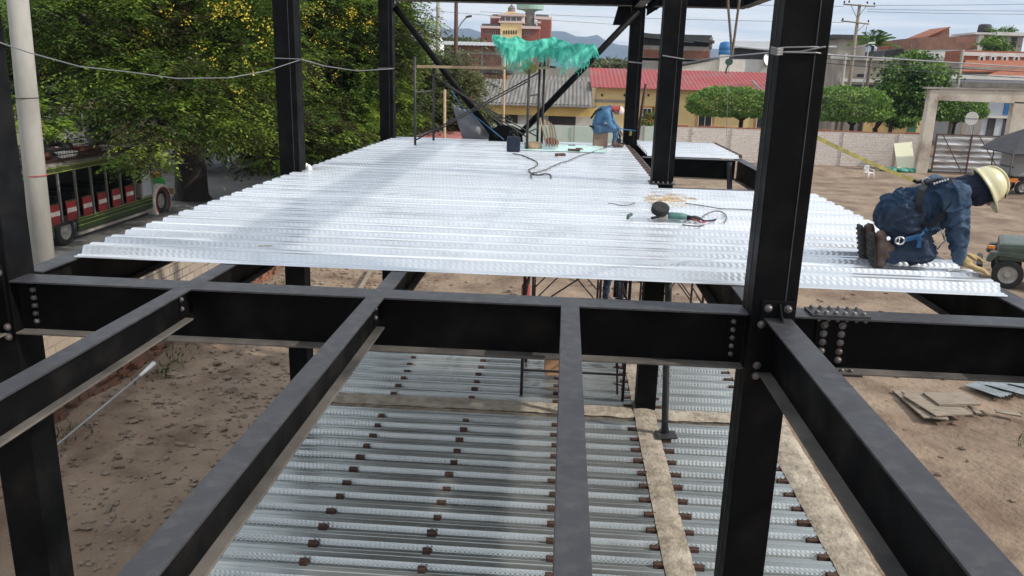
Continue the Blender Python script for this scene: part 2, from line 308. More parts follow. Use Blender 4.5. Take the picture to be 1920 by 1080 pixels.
# foot plates and bolts where the columns pass the deck
mr = COLS['mr']; b = MB(); b.box(1.06,1.365,9.905,10.21,DT+0.052,DT+0.064); b.build('deck_collar', M['flange'], mr)
bolts(mr, [(1.10+0.057*i, 9.917, DT+0.066) for i in range(5)], (0,0,1), 0.015, 0.02)
b = MB(); b.box(1.02,1.42,9.87,10.25,LD+0.01,LD+0.03); b.build('splice_plate', M['flange'], mr)
bolts(mr, [(1.05+0.085*i, 9.89, LD+0.03) for i in range(5)], (0,0,1), 0.018, 0.02)
# --- front row
bm = ibeam('cross_beam', 'x', -3.42, 1.13, 4.745, ST, 0.35, 0.19, 'long black cross beam running across the photo between the two front columns', group='cross beams of the deck')
bolts(bm, [(-3.33, 4.738, ST-0.075-0.052*i) for i in range(5)] + [(1.065, 4.738, ST-0.075-0.052*i) for i in range(5)], (0,-1,0), 0.018, 0.018)
for X_ in (-3.42, 1.03):
    b = MB(); b.box(X_, X_+0.1, 4.729, 4.739, ST-0.32, ST-0.03); b.build('shear_tab', M['black'], bm)
b2 = ibeam('cross_beam', 'x', 1.392, 2.90, 4.745, ST-0.004, 0.35, 0.19, 'short black cross beam to the right of the thick column, with a bolted splice', group='cross beams of the deck')
b = MB(); b.box(1.50,1.84,4.66,4.83,ST-0.003,ST+0.010); b.build('top_splice_plate', M['flange'], b2, bevel=0.002)
b = MB(); b.box(1.52,1.84,4.66,4.83,ST-0.369,ST-0.355); b.build('bottom_splice_plate', M['flange'], b2)
b = MB(); b.box(1.555,1.755,4.724,4.739,ST-0.31,ST-0.04); b.build('web_splice_plate', M['black'], b2)
bolts(b2, [(1.535+0.054*i, yy, ST+0.010) for i in range(6) for yy in (4.685, 4.80)], (0,0,1), 0.016, 0.02)
bolts(b2, [(1.545+0.054*i, 4.672, ST-0.016) for i in range(6)], (0,0,-1), 0.014, 0.016)
bolts(b2, [(xx, 4.723, ST-0.07-0.054*i) for xx in (1.60,1.705) for i in range(5)], (0,-1,0), 0.019, 0.018)
bolts(b2, [(1.72+0.054*i, 4.675, ST-0.342) for i in range(2)], (0,0,1), 0.016, 0.018)
# --- beams running towards the camera
def secondary(x, a0, a1, label, dz=0):
    t = ibeam('floor_beam', 'y', a0, a1, x, ST+dz, 0.20, 0.108, label, group='narrow floor beams between the cross beams')
    return t
for x, lab in ((-2.305,'leftmost narrow floor beam crossing the lower left corner of the photo'), (-1.105,'narrow floor beam running from the cross beam to the bottom left, between two others'), (0.075,'narrow floor beam seen end-on in the middle, pointing straight at the camera')):
    t = secondary(x, -0.9, 4.648, lab, 0.003)
    bolts(t, [(x+0.006, 4.60, ST-0.055), (x+0.006, 4.60, ST-0.115)], (1,0,0), 0.015, 0.016)
    b = MB(); b.box(x+0.0005, x+0.010, 4.57, 4.738, ST-0.17, ST-0.02); b.build('shear_tab', M['black'], t)
for x, lab in ((-2.30,'narrow floor beam behind the cross beam, going under the deck near its left end'), (-1.095,'narrow floor beam behind the cross beam, going under the deck left of the scaffold')):
    secondary(x, 4.842, 9.9, lab, -0.002)
g = ibeam('girder', 'y', -0.9, 4.60, 1.285, ST-0.003, 0.35, 0.155, 'wide black girder bolted to the thick column and running to the bottom right corner', group='girders along the frame')
b = MB(); b.box(1.185,1.375,4.592,4.609,ST-0.40,ST+0.10); b.build('end_plate', M['black'], g, bevel=0.002)
b = MB(); b.prism([(1.281,4.592,ST),(1.281,4.592,ST+0.085),(1.281,4.57,ST+0.085),(1.281,4.48,ST+0.004)], (0.01,0,0)); b.build('stiffener', M['black'], g)
bolts(g, [(1.225,4.592,ST+0.055),(1.337,4.592,ST+0.055),(1.195,4.592,ST-0.045),(1.195,4.592,ST-0.30),(1.195,4.592,ST-0.365)], (0,-1,0), 0.021, 0.02)
g = ibeam('girder', 'y', -0.9, 4.655, -3.55, ST-0.003, 0.35, 0.155, 'black girder mostly outside the frame, below the column at the left edge', group='girders along the frame')
b = MB(); b.box(-3.65,-3.45,4.640,4.658,ST-0.40,ST+0.10); b.build('end_plate', M['black'], g)
bolts(g, [(-3.47,4.640,ST+0.055),(-3.62,4.640,ST+0.055),(-3.462,4.640,ST-0.30),(-3.462,4.640,ST-0.365)], (0,-1,0), 0.021, 0.02)
ibeam('girder', 'y', 4.92, 9.94, -3.46, ST-0.004, 0.35, 0.155, 'black girder under the left edge of the deck, next to the concrete pole', group='girders along the frame')
ibeam('girder', 'y', 10.21, 15.24, -3.41, ST-0.004, 0.35, 0.155, 'black girder hidden under the far left edge of the deck', group='girders along the frame')
ibeam('girder', 'y', 4.87, 9.92, 1.235, ST-0.004, 0.35, 0.155, 'black girder going back under the deck behind the thick right column', group='girders along the frame')
ibeam('girder', 'y', 10.2, 15.57, 1.225, ST-0.004, 0.35, 0.155, 'black girder below the row of brown connectors at the right edge of the far deck', group='girders along the frame')
ibeam('girder', 'y', -0.9, 14.15, 2.975, ST-0.004, 0.35, 0.15, 'black edge girder at the far right under the end of the deck sheets', group='girders along the frame')
ibeam('cross_beam', 'x', -3.29, 1.08, 10.07, ST-0.002, 0.35, 0.19, 'black cross beam under the deck between the two middle columns', group='cross beams of the deck')
ibeam('cross_beam', 'x', 1.345, 2.895, 10.07, ST-0.002, 0.35, 0.19, 'black cross beam under the deck, right of the middle column', group='cross beams of the deck')
ibeam('cross_beam', 'x', -3.22, 1.105, 15.40, ST-0.002, 0.35, 0.19, 'black cross beam under the far end of the deck', group='cross beams of the deck')
b3 = ibeam('cross_beam', 'x', 1.32, 2.885, 13.90, ST-0.002, 0.33, 0.19, 'black cross beam in front of the small separate deck panel at the far right', group='cross beams of the deck')
ibeam('cross_beam', 'x', 1.37, 3.1, 16.3, ST-0.002, 0.33, 0.19, 'black cross beam under the far end of the small separate deck panel', group='cross beams of the deck')
t = tag(MB().tube([(2.76,13.77,5.22),(2.92,13.6,3.3),(2.98,13.5,LD+0.06)], 0.045).build('prop', M['flange']), 'thin black prop leaning below the beam of the small far right deck panel', 'prop')
# --- upper level: cross beam over the far row, girder above the right-hand column line
UB = 7.77
ub = ibeam('upper_beam', 'x', -3.22, 1.10, 15.42, UB+0.35, 0.35, 0.19, 'black beam across the top of the photo between the two far columns', group='beams of the upper level')
ibeam('upper_beam', 'x', 1.372, 3.10, 15.42, UB+0.35, 0.35, 0.19, 'black beam end sticking out to the right of the far column at the top of the photo', group='beams of the upper level')
ibeam('upper_edge_beam', 'y', 13.1, 15.32, 3.06, UB+0.352, 0.35, 0.16, 'short black edge beam with a light underside at the top, right of the middle', group='beams of the upper level')
ibeam('upper_girder', 'y', 10.2, 15.57, 1.235, UB+0.35, 0.35, 0.155, 'black upper girder joining the far right column to the middle one above the photo', group='beams of the upper level')
ibeam('upper_girder', 'y', 4.87, 9.92, 1.245, UB+0.35, 0.35, 0.155, 'black upper girder above the photo joining the middle and the thick right column', group='beams of the upper level')
# --- tubular V bracing in the far bay
def brace(p0, p1, label, foot=None):
    b = MB(); b.tube([p0, p1], 0.058, 12); o = b.build('brace', M['black'], smooth=True)
    tag(o, label, 'brace', 'tubular braces of the far bay'); return o
brace((-3.20,15.42,7.66), (-1.28,15.42,5.33), 'black tubular brace falling from the far left column to the deck')
brace((1.22,15.36,7.70), (-0.95,15.42,5.33), 'black tubular brace rising from the deck to the far right column')
b = MB(); b.prism([(-1.45,15.46,5.27),(-0.78,15.46,5.27),(-0.82,15.46,5.52),(-1.0,15.46,5.60),(-1.25,15.46,5.60),(-1.42,15.46,5.5)], (0,-0.014,0)); tag(b.build('gusset_plate', M['black']), 'black gusset plate where the two tubular braces meet the deck', 'steel plate')
b = MB(); b.prism([(1.10,15.54,7.45),(0.78,15.54,7.45),(0.86,15.54,7.775),(1.10,15.54,7.775)], (0,-0.012,0)); b.prism([(1.38,15.54,7.62),(1.62,15.54,7.775),(1.38,15.54,7.775)], (0,-0.012,0))
for k in range(4): b.lathe((1.40+0.05*k, 15.52, 7.70+0.012*k), (0,-1,0), [(0,0.018),(0.02,0.016),(0.021,0)], 8)
b.build('gusset', M['black'], COLS['br'])
brace((1.37,15.36,7.72), (2.2,15.36,8.5), 'short black tubular brace going up beyond the top of the photo', None)

# ================================================================ PROFILED DECK SHEETS
PITCH = 0.2875
def deck_profile(y0, n, z):
    pts = []
    for k in range(n):
        y = y0 + k*PITCH
        pts += [(y, z), (y+0.030, z), (y+0.034, z+0.005), (y+0.044, z+0.005), (y+0.048, z), (y+0.080, z), (y+0.108, z+0.052), (y+0.150, z+0.052), (y+0.155, z+0.046), (y+0.188, z+0.046), (y+0.193, z+0.052), (y+0.236, z+0.052), (y+0.264, z)]
    pts.append((y0+n*PITCH, z)); return pts
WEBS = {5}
def deck_sheet(x0, x1, y0, n, z, label, group, mats, lip=False, name='deck_sheet'):
    pr = deck_profile(y0, n, z); b = MB()
    if lip: pr = [(y0-0.012, z-0.006), (y0-0.006, z+0.004)] + pr
    vs = []; 
    for x in (x0, x1): vs += [(x, p[0], p[1]) for p in pr]
    m = len(pr); off = 2 if lip else 0
    for i in range(m-1):
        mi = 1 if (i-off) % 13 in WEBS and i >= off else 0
        b.add([], [], 0); b.f.append((i, i+m, i+m+1, i+1)); b.m.append(mi)
    b.v = [tuple(v) for v in vs]
    b.f = [tuple(f) for f in b.f]
    o = b.build(name, mats); tag(o, label, 'deck sheet', group)
    s = o.modifiers.new('s', 'SOLIDIFY'); s.thickness = 0.0025; s.offset = -1
    return o
ystart = 5.33; nrib = 3; sheets = []; k = 0; y = ystart
while y + nrib*PITCH < 15.75:
    wide = y + nrib*PITCH < 9.95
    jit = random.uniform(-0.012, 0.012)
    x0 = -3.40 + 0.012*(y-5.3) + jit; x1 = (2.95 if k else 2.965) + random.uniform(-0.02,0.02) if wide else 1.15 + random.uniform(-0.01,0.01)
    if wide and k == 1: x1 = 2.80
    lab = 'front galvanised deck sheet, its free edge over the bare floor beams' if k == 0 else ('%s galvanised deck sheet counted back from the front edge of the upper deck' % ORD[k])
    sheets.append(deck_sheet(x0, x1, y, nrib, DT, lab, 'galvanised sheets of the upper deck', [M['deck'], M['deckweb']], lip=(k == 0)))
    y += nrib*PITCH; k += 1
YEND = y
# brown closure blocks in the open ribs of the far deck edge and of the small separate panel
def clip_obj(parent, x, y, z, w=0.06, h=0.052, l=0.045, tpl=[None]):
    if tpl[0] is None:
        b = MB(); b.box(-0.5,0.5,-0.5,0.5,0,0.9); b.box(-0.56,0.56,0.35,0.5,0.0,1.0); b.box(-0.45,0.45,-0.6,-0.5,0.0,0.25); tpl[0] = b.build('shear_connector', M['clip'], parent, local=True); o = tpl[0]
    else: o = tpl[0].copy(); C.objects.link(o); o.parent = parent
    off = Vector((x, y, z)); p = parent
    while p is not None: off -= p.location; p = p.parent
    o.location = off; o.scale = (w, l, h); return o
def sheet_at(y, lst):
    best = lst[0]
    for s in lst:
        if s['y0'] <= y: best = s
    return best
for i, s in enumerate(sheets): s['y0'] = ystart + i*nrib*PITCH
yy = 10.22
while yy < 15.5:
    k = round((yy - ystart - 0.172)/PITCH); yc = ystart + k*PITCH + 0.172
    clip_obj(sheet_at(yc, sheets), 1.175, yc, DT+0.0, 0.075, 0.060, 0.15); yy += PITCH
# small separate panel at the far right
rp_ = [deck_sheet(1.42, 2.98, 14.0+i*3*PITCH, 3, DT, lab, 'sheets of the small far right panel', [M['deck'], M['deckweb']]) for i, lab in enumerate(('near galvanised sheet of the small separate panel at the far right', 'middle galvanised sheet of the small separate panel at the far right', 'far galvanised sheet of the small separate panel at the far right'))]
for i in range(9): clip_obj(rp_[i//3], 3.0, 14.0+0.172+i*PITCH, DT, 0.06, 0.06, 0.16)
# ---- lower deck between concrete strips
lsheets = []; yb = 4.2; k = 0
LX = [(-3.02, 1.045), (1.325, 2.60)]
lower = []
for seg, (a, c_) in enumerate(LX):
    yb = 9.62 - 0.03 - 21*PITCH; i = 0
    for blk in range(7):
        lab = '%s lower floor deck sheet in front of the cross strip, %s' % (ORD[blk].replace('front','nearest'), 'left bay' if seg == 0 else 'right bay')
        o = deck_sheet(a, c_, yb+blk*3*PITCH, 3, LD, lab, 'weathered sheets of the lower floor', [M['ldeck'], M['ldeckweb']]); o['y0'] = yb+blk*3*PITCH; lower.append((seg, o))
    yf = 10.03
    for blk in range(6):
        lab = '%s lower floor deck sheet beyond the cross strip, %s' % (ORD[blk].replace('front','first'), 'left bay' if seg == 0 else 'right bay')
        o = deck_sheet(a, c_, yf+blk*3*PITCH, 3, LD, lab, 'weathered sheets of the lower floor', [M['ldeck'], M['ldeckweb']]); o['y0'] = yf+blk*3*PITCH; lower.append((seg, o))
rows = [(-2.16,0),(-1.095,0),(0.03,0),(1.01,0),(1.37,1),(2.55,1)]
for X_, seg in rows:
    ls = [o for s_, o in lower if s_ == seg]; ls.sort(key=lambda o: o['y0'])
    for o in ls:
        if o['y0'] < 5.2 or o['y0'] > 12.6: continue
        for j in range(3):
            yc = o['y0'] + j*PITCH + 0.040 + random.uniform(-.012,.012)
            if X_ == 0.03 and False: continue
            clip_obj(o, X_+random.uniform(-0.012,0.012), yc, LD, (0.075 if seg == 0 and X_ < 1 else 0.11)*random.uniform(.85,1.15), 0.058*random.uniform(.8,1.1), 0.042)
for s_, o in lower + [(0, s) for s in sheets]:
    del o['y0']
def strip(x0, x1, y0, y1, label, z=LD+0.062, seed=0):
    nx_ = max(3, int((x1-x0)/0.07)); ny_ = max(3, int((y1-y0)/0.07)); b = MB(); vs = []
    for j in range(ny_+1):
        for i in range(nx_+1):
            x = x0+(x1-x0)*i/nx_; y = y0+(y1-y0)*j/ny_; e = (i in (0,nx_)) or (j in (0,ny_))
            wob = 0.009*mnoise.noise(Vector((x*4,y*4,seed)))
            if i == 0 or i == nx_: x += wob
            if j == 0 or j == ny_: y += wob
            vs.append((x, y, z + (0 if not e else -0.012) + 0.014*mnoise.noise(Vector((x*7,y*7,seed+5)))))
    n1 = len(vs); b.add(vs, [(j*(nx_+1)+i, j*(nx_+1)+i+1, (j+1)*(nx_+1)+i+1, (j+1)*(nx_+1)+i) for j in range(ny_) for i in range(nx_)])
    b.box(x0+0.012, x1-0.012, y0+0.012, y1-0.012, z-0.32, z-0.03)
    return tag(b.build('concrete_strip', M['conc']), label, 'concrete strip', 'rough concrete strips over the lower floor beams')
strip(-3.02, 1.052, 9.66, 10.0, 'rough concrete strip crossing the lower floor left of the middle column', seed=1)
strip(1.052, 1.322, 3.5, 15.4, 'long rough concrete strip running back to the foot of the middle column', LD+0.066, seed=2)
strip(1.322, 2.60, 9.64, 9.98, 'short rough concrete strip right of the middle column on the lower floor', seed=3)
strip(2.60, 2.98, 3.5, 15.4, 'rough concrete edge strip along the right side of the lower floor', LD+0.066, seed=4)
strip(-3.28, -3.02, 3.5, 15.4, 'rough concrete edge strip along the left side of the lower floor', LD+0.05, seed=5)
for X_, lab in ((-3.2,'black lower floor girder under the left edge strip'), (1.19,'black lower floor girder under the long concrete strip'), (2.82,'black lower floor girder under the right edge strip')):
    ibeam('lower_girder', 'y', 3.5, 15.4, X_, LD-0.27, 0.3, 0.15, lab, group='girders of the lower floor')
# prop with a foot plate in front of the middle column
t = thing('push_prop', (1.38,9.12,LD), 'dark raking prop with square foot plate before the middle column on the lower floor', 'prop')
b = MB(); b.tube([(1.37,9.16,LD+0.09),(1.33,9.84,ST-0.40)], 0.042, 10); b.build('tube', M['flange'], t, smooth=True)
b = MB(); b.bbox((1.385,9.12,LD+0.085), (0.24,0.2,0.02), (0,0,0.1)); b.prism([(1.33,9.16,LD+0.095),(1.43,9.16,LD+0.095),(1.39,9.16,LD+0.25),(1.35,9.16,LD+0.25)], (0,0.02,0)); b.build('foot_plate', M['flange'], t)

# ================================================================ SCAFFOLDS
def tube_obj(name, pts, r, m, parent=None, n=8): return MB().tube(pts, r, n).build(name, m, parent, smooth=True)
def scaffold(loc, x0, x1, ya, yb, z0, h, m, label, diag=True, rungs=3, ladder=False):
    t = thing('scaffold', loc, label, 'scaffold')
    for X_ in (x0, x1):
        for Y_ in (ya, yb): tube_obj('post', [(X_,Y_,z0),(X_,Y_,z0+h)], 0.021, m, t)
        for k in range(rungs):
            z = z0 + h*(0.22+0.72*k/(max(1,rungs-1))); tube_obj('rung', [(X_,ya,z),(X_,yb,z)], 0.016, m, t)
    tube_obj('ledger', [(x0,ya,z0+h*0.93),(x1,ya,z0+h*0.93)], 0.018, m, t); tube_obj('ledger', [(x0,yb,z0+h*0.93),(x1,yb,z0+h*0.93)], 0.018, m, t)
    if diag:
        for Y_ in (ya, yb):
            tube_obj('cross_brace', [(x0,Y_,z0+h*0.12),(x1,Y_-0.01,z0+h*0.72)], 0.012, m, t); tube_obj('cross_brace', [(x0,Y_-0.03,z0+h*0.72),(x1,Y_-0.04,z0+h*0.12)], 0.012, m, t)
    return t
# scaffold on the lower floor in front of the middle column
sc = scaffold((0.3,10.6,LD+0.05), -0.44, 0.93, 10.22, 11.5, LD+0.052, 1.86, M['scaf'], 'maroon frame scaffold standing on the lower floor under the deck', rungs=4, diag=False)
tube_obj('ledger', [(-0.44,10.2,LD+0.42),(0.93,10.2,LD+0.42)], 0.017, M['scafd'], sc)
tube_obj('cross_brace', [(-0.1,11.5,LD+1.1),(0.93,11.48,LD+1.86)], 0.012, M['scaf'], sc); tube_obj('rung_post', [(0.86,10.3,LD+0.1),(0.76,10.3,LD+1.9)], 0.014, M['scaf'], sc)
for k in range(7): tube_obj('ladder_rung', [(0.80-0.01*k,10.3,LD+0.25+0.24*k),(0.93,10.24,LD+0.25+0.24*k)], 0.01, M['scaf'], sc)
sc2 = scaffold((2,14.2,LD+0.05), 1.55, 2.5, 13.6, 14.8, LD+0.052, 2.0, M['scaf'], 'maroon frame scaffold under the deck, right of the middle column', rungs=3)
sc3 = scaffold((0.4,14.2,LD+0.05), -0.45, 0.75, 13.9, 14.9, LD+0.052, 2.2, M['scaf'], 'maroon frame scaffold under the deck behind the standing person', rungs=3)
# scaffold on the upper deck
DZ = DT + 0.052
su = thing('scaffold', (-1.55,14.5,DZ), 'thin dark frame scaffold with a plank on the far end of the upper deck', 'scaffold')
for (X_, Y_, zt) in ((-2.58,14.0,6.78),(-2.43,15.05,6.60),(-0.635,13.82,6.62),(-0.50,14.95,6.78),(-0.42,15.0,7.12)):
    tube_obj('post', [(X_,Y_,DZ),(X_,Y_,zt)], 0.022, M['scafd'], su)
for (a, c_) in (((-2.58,14.0,5.45),(-2.43,15.05,5.50)), ((-2.58,14.0,6.2),(-2.43,15.05,6.2)), ((-0.635,13.82,5.6),(-0.5,14.95,5.6)), ((-0.635,13.82,6.2),(-0.5,14.95,6.2))): tube_obj('rung', [a, c_], 0.015, M['scafd'], su)
for (a, c_) in (((-2.43,15.05,5.45),(-0.62,13.85,6.45)), ((-2.56,14.02,5.40),(-0.50,14.95,6.58)), ((-2.2,15.05,6.3),(-0.50,14.9,5.45)), ((-2.3,14.1,6.5),(-0.62,13.9,5.5))): tube_obj('cross_brace', [a, c_], 0.012, M['scafd'], su)
b = MB(); b.bbox((-1.62,15.02,6.635), (2.2,0.22,0.045), (0,-0.01,-0.02), 0.004); tag(b.build('scaffold_plank', M['wood']), 'long brown plank laid across the top of the upper scaffold', 'plank')
# ================================================================ TREES AND SHRUBS
def quads_obj(name, Vv, tint, m, parent):
    n = len(Vv)//4; off = Vector((0,0,0)); p = parent
    while p is not None: off += p.location; p = p.parent
    me = bpy.data.meshes.new(name); me.vertices.add(4*n); me.vertices.foreach_set('co', (Vv - np.array(off)).astype(np.float32).ravel())
    me.loops.add(4*n); me.loops.foreach_set('vertex_index', np.arange(4*n, dtype=np.int32)); me.polygons.add(n)
    me.polygons.foreach_set('loop_start', np.arange(0,4*n,4,dtype=np.int32)); me.polygons.foreach_set('loop_total', np.full(n,4,dtype=np.int32)); me.update(calc_edges=True)
    a = me.attributes.new('tint','FLOAT','POINT'); a.data.foreach_set('value', np.repeat(tint,4).astype(np.float32)); me.materials.append(m)
    o = bpy.data.objects.new(name, me); C.objects.link(o); o.parent = parent; return o
def leafs(P, D, Nn, L, Wd):
    """diamond leaves: P base, D direction, Nn approx normal"""
    D = D/np.linalg.norm(D,axis=1,keepdims=True); S = np.cross(D, Nn); S /= (np.linalg.norm(S,axis=1,keepdims=True)+1e-9); U = np.cross(S, D)
    L = L[:,None]; Wd = Wd[:,None]; V = np.empty((len(P),4,3)); V[:,0] = P; V[:,1] = P + D*L*0.45 + S*Wd*0.5; V[:,2] = P + D*L - U*L*0.12; V[:,3] = P + D*L*0.45 - S*Wd*0.5
    return V.reshape(-1,3)
def crown(name, parent, lobes, nclump, nleaf, cr, ll, lw, m=None, flat=0.4, droop=0.35, inner=0.72, seed=0, tintbias=0.0, spray=True):
    r = np.random.default_rng(seed); vol = np.array([l[3]*l[4]*l[5] for l in lobes])**0.67; pr = vol/vol.sum(); Vs = []; Ts = []
    for _ in range(nclump):
        l = lobes[r.choice(len(lobes), p=pr)]; d = r.normal(size=3); d /= np.linalg.norm(d); k = inner + (1-inner)*r.random()**0.6
        if r.random() < 0.15: k *= 0.7
        c = np.array(l[:3]) + d*np.array(l[3:6])*k; n = nleaf if not spray else max(4, nleaf//9)
        R = cr*(0.6+0.8*r.random()); ct = np.clip(r.normal(0.45+tintbias, 0.28), 0, 1); tilt = d*np.array([1,1,0.3]) ; 
        if spray:      # compound fronds: rachis with leaflets on both sides
            P0 = c + r.normal(size=(n,3))*np.array([R,R,R*flat])*0.5
            A = np.c_[r.normal(size=(n,2)), r.normal(size=n)*0.25] + tilt*0.9; A[:,2] -= 0.1; A /= np.linalg.norm(A,axis=1,keepdims=True); LR = R*(0.5+0.4*r.random(n))
            side = np.cross(A, np.array([0,0,1.0])); side /= np.linalg.norm(side,axis=1,keepdims=True)+1e-9
            for j in range(9):
                t = (j+1)/9.0; s = (1 if j % 2 else -1); P = P0 + A*(LR*t)[:,None]; P[:,2] -= droop*LR*t*t
                D = A*0.6 + side*s + r.normal(size=(n,3))*0.18; D[:,2] -= 0.25*t
                Nn = np.tile(np.array([0,0,1.0]),(n,1)) + r.normal(size=(n,3))*0.35
                Vs.append(leafs(P, D, Nn, ll*(0.7+0.5*r.random(n)), lw*(0.8+0.4*r.random(n)))); Ts.append(np.clip(ct + r.normal(size=n)*0.1,0,1))
        else:
            P = c + r.normal(size=(n,3))*np.array([R,R,R*flat])*0.5; D = r.normal(size=(n,3))*0.7 + tilt; D[:,2] -= droop
            Nn = np.tile(tilt+np.array([0,0,0.7]),(n,1)) + r.normal(size=(n,3))*0.5
            Vs.append(leafs(P, D, Nn, ll*(0.7+0.6*r.random(n)), lw*(0.7+0.6*r.random(n)))); Ts.append(np.clip(ct + r.normal(size=n)*0.12,0,1))
    return quads_obj(name, np.concatenate(Vs), np.concatenate(Ts), m, parent)
M['leafA'] = leaf_mat('cassia_leaves', [(0.07,0.048,0.022),(0.032,0.062,0.012),(0.10,0.17,0.022),(0.21,0.32,0.04),(0.40,0.50,0.07)], 0.48)
M['leafB'] = leaf_mat('dark_leaves', [(0.012,0.026,0.010),(0.03,0.06,0.016),(0.06,0.11,0.025),(0.12,0.17,0.04)])
M['leafC'] = leaf_mat('topiary_leaves', [(0.025,0.065,0.012),(0.07,0.15,0.02),(0.15,0.27,0.035),(0.27,0.40,0.08)])
M['leafD'] = leaf_mat('olive_scrub_leaves', [(0.04,0.045,0.02),(0.08,0.10,0.03),(0.13,0.17,0.05),(0.20,0.19,0.09)])
M['bloom'] = leaf_mat('yellow_blossom', [(0.42,0.28,0.02),(0.66,0.50,0.04),(0.80,0.68,0.08)], 0.3)
M['bark'] = mat('bark', (0.018,0.015,0.013), 0.95, col2=(0.04,0.032,0.026), scale=4, bump=0.03, bscale=10, geo=True, stretch=(1,1,0.35))
M['barkl'] = mat('pale_bark', (0.16,0.12,0.09), 0.95, col2=(0.09,0.07,0.05), scale=4, bump=0.02, bscale=10, geo=True)
def limbs(parent, base, lobes, r0, fork, m, seed=0, twigs=0):
    rr = random.Random(seed); b = MB(); f = Vector(fork); base = Vector(base)
    b.tube([base - Vector((0,0,0.1)), base+Vector((0,0,0.25)), base.lerp(f,0.5)+Vector((0.1,0,0)), f], [r0*1.35, r0, r0*0.85, r0*0.8], 12, caps=False)
    for l in lobes:
        e = Vector(l[:3]); mid = f.lerp(e,0.5) + Vector((rr.uniform(-.4,.4), rr.uniform(-.4,.4), rr.uniform(0,.5)))
        b.tube([f - Vector((0,0,0.15)), f.lerp(mid,0.5)+Vector((0,0,0.15)), mid, e], [r0*0.5, r0*0.36, r0*0.26, r0*0.10], 7)
        for k in range(twigs):
            d = Vector((rr.gauss(0,1), rr.gauss(0,1), rr.gauss(0,.6))).normalized(); q = Vector((e.x+d.x*l[3]*.85, e.y+d.y*l[4]*.85, e.z+d.z*l[5]*.85)); s = mid.lerp(e, rr.uniform(.2,1))
            b.tube([s, s.lerp(q,.5)+Vector((0,0,.15)), q], [r0*0.10, r0*0.07, r0*0.02], 5)
    b.build('trunk', m, parent, smooth=True)
def tree(kind, base, label, cat, group, lobes, fork, r0, m, leafargs, bark='bark', twigs=3, seed=1):
    t = thing(kind, base, label, cat, group); limbs(t, base, lobes, r0, fork, M[bark], seed, twigs); a = dict(leafargs); crown('crown', t, lobes, m=m, seed=seed, **a); return t
def L(u, v, y, rx, ry, rz): p = px(u, v, y); return (p.x, p.y, p.z, rx, ry, rz)
def blossoms(parent, spots, y, seed, n=70):
    r = np.random.default_rng(seed); Vs = []; Ts = []
    for (u, v, sx, sy) in spots:
        for q in range(max(1, int(sx*sy/95))):
            yy_ = y + r.normal()*0.35; p = np.array(px(u + r.normal()*sx*0.5, v + r.normal()*sy*0.5, yy_)); P = p + r.normal(size=(n//4,3))*np.array([0.13,0.13,0.16]); D = r.normal(size=P.shape); Nn = r.normal(size=P.shape)
            Vs.append(leafs(P, D, Nn, np.full(len(P),0.085), np.full(len(P),0.075))); Ts.append(np.clip(r.normal(0.55,0.3,size=len(P)),0,1))
    return quads_obj('blossom', np.concatenate(Vs), np.concatenate(Ts), M['bloom'], parent)
# the big flowering tree over the bus
lob = [L(330,50,33,3.2,3.0,2.2), L(185,60,31,2.8,2.6,1.4), L(450,110,33,2.6,2.6,2.1), L(320,170,29,2.0,1.9,1.4), L(285,235,27,1.2,1.2,0.8), L(90,20,32,2.6,2.6,2.0), L(420,-40,34,3.6,3.2,2.4), L(240,-50,34,3.6,3.2,2.4), L(430,225,34,1.7,1.6,1.2), L(235,170,29,1.3,1.4,1.0), L(262,305,26.5,0.55,0.7,0.35), L(385,215,30,1.3,1.3,0.9), L(150,30,29,2,2,1.4), L(385,235,31,1.0,1.0,0.6)]
T1 = tree('flowering_tree', (-18.2,38.4,0), 'large yellow flowering tree with a dark trunk overhanging the painted bus', 'tree', 'roadside trees', lob, (-17.4,36.6,3.6), 0.80, M['leafA'], dict(nclump=820, nleaf=171, cr=1.05, ll=0.20, lw=0.075, inner=0.5), seed=11)
blossoms(T1, [(420,30,14,30),(445,18,12,25),(215,62,14,10),(100,90,16,10),(85,145,20,8),(470,50,8,10),(500,45,14,18),(480,140,14,12),(270,60,10,6),(350,40,12,8),(380,85,10,8),(130,60,14,10),(70,60,10,12),(440,170,10,8),(300,20,12,8),(240,110,8,6),(85,110,10,8),(160,30,16,10),(400,120,6,6),(150,108,8,6),(260,85,10,10),(495,75,8,8),(455,20,30,8)], 29.6, 5)
lob = [L(620,40,45,3.6,3.2,3.0), L(700,70,46,3.0,3,2.6), L(600,150,43,3.0,2.6,2.6), L(690,180,45,2.6,2.4,2.4), L(640,240,42,2.2,2.0,1.6), L(560,40,46,3.2,3,3.2), L(660,-40,47,4,3.4,3), L(560,210,42,2.0,2,1.8), L(710,240,46,1.6,2,1.6)]
T2 = tree('flowering_tree', (-13.6,46,0), 'tall flowering tree with yellow bunches between the two left columns', 'tree', 'roadside trees', lob, (-13.4,45.8,3.0), 0.45, M['leafA'], dict(nclump=1000, nleaf=144, cr=1.0, ll=0.24, lw=0.09, inner=0.6, tintbias=-0.06), seed=12)
blossoms(T2, [(640,40,24,14),(670,38,20,14),(600,75,16,14),(580,75,14,10),(625,130,10,8),(610,155,8,6),(640,195,8,6),(600,20,20,16),(720,90,10,10),(630,90,14,8),(690,95,12,8),(595,180,8,8),(640,240,10,8),(580,30,20,30),(695,50,16,8),(650,25,20,12),(575,130,8,8)], 41.0, 6)
lob = [L(20,100,52,4,3,3.4), L(110,120,54,4,3,2.2), L(240,140,50,5,3,4), L(400,200,50,4.5,3,3), L(540,180,52,4.5,3,3.6), L(330,60,52,6,3,5), L(150,20,52,6,3,5), L(530,40,54,5,3,5), L(680,120,55,4,3,5)]
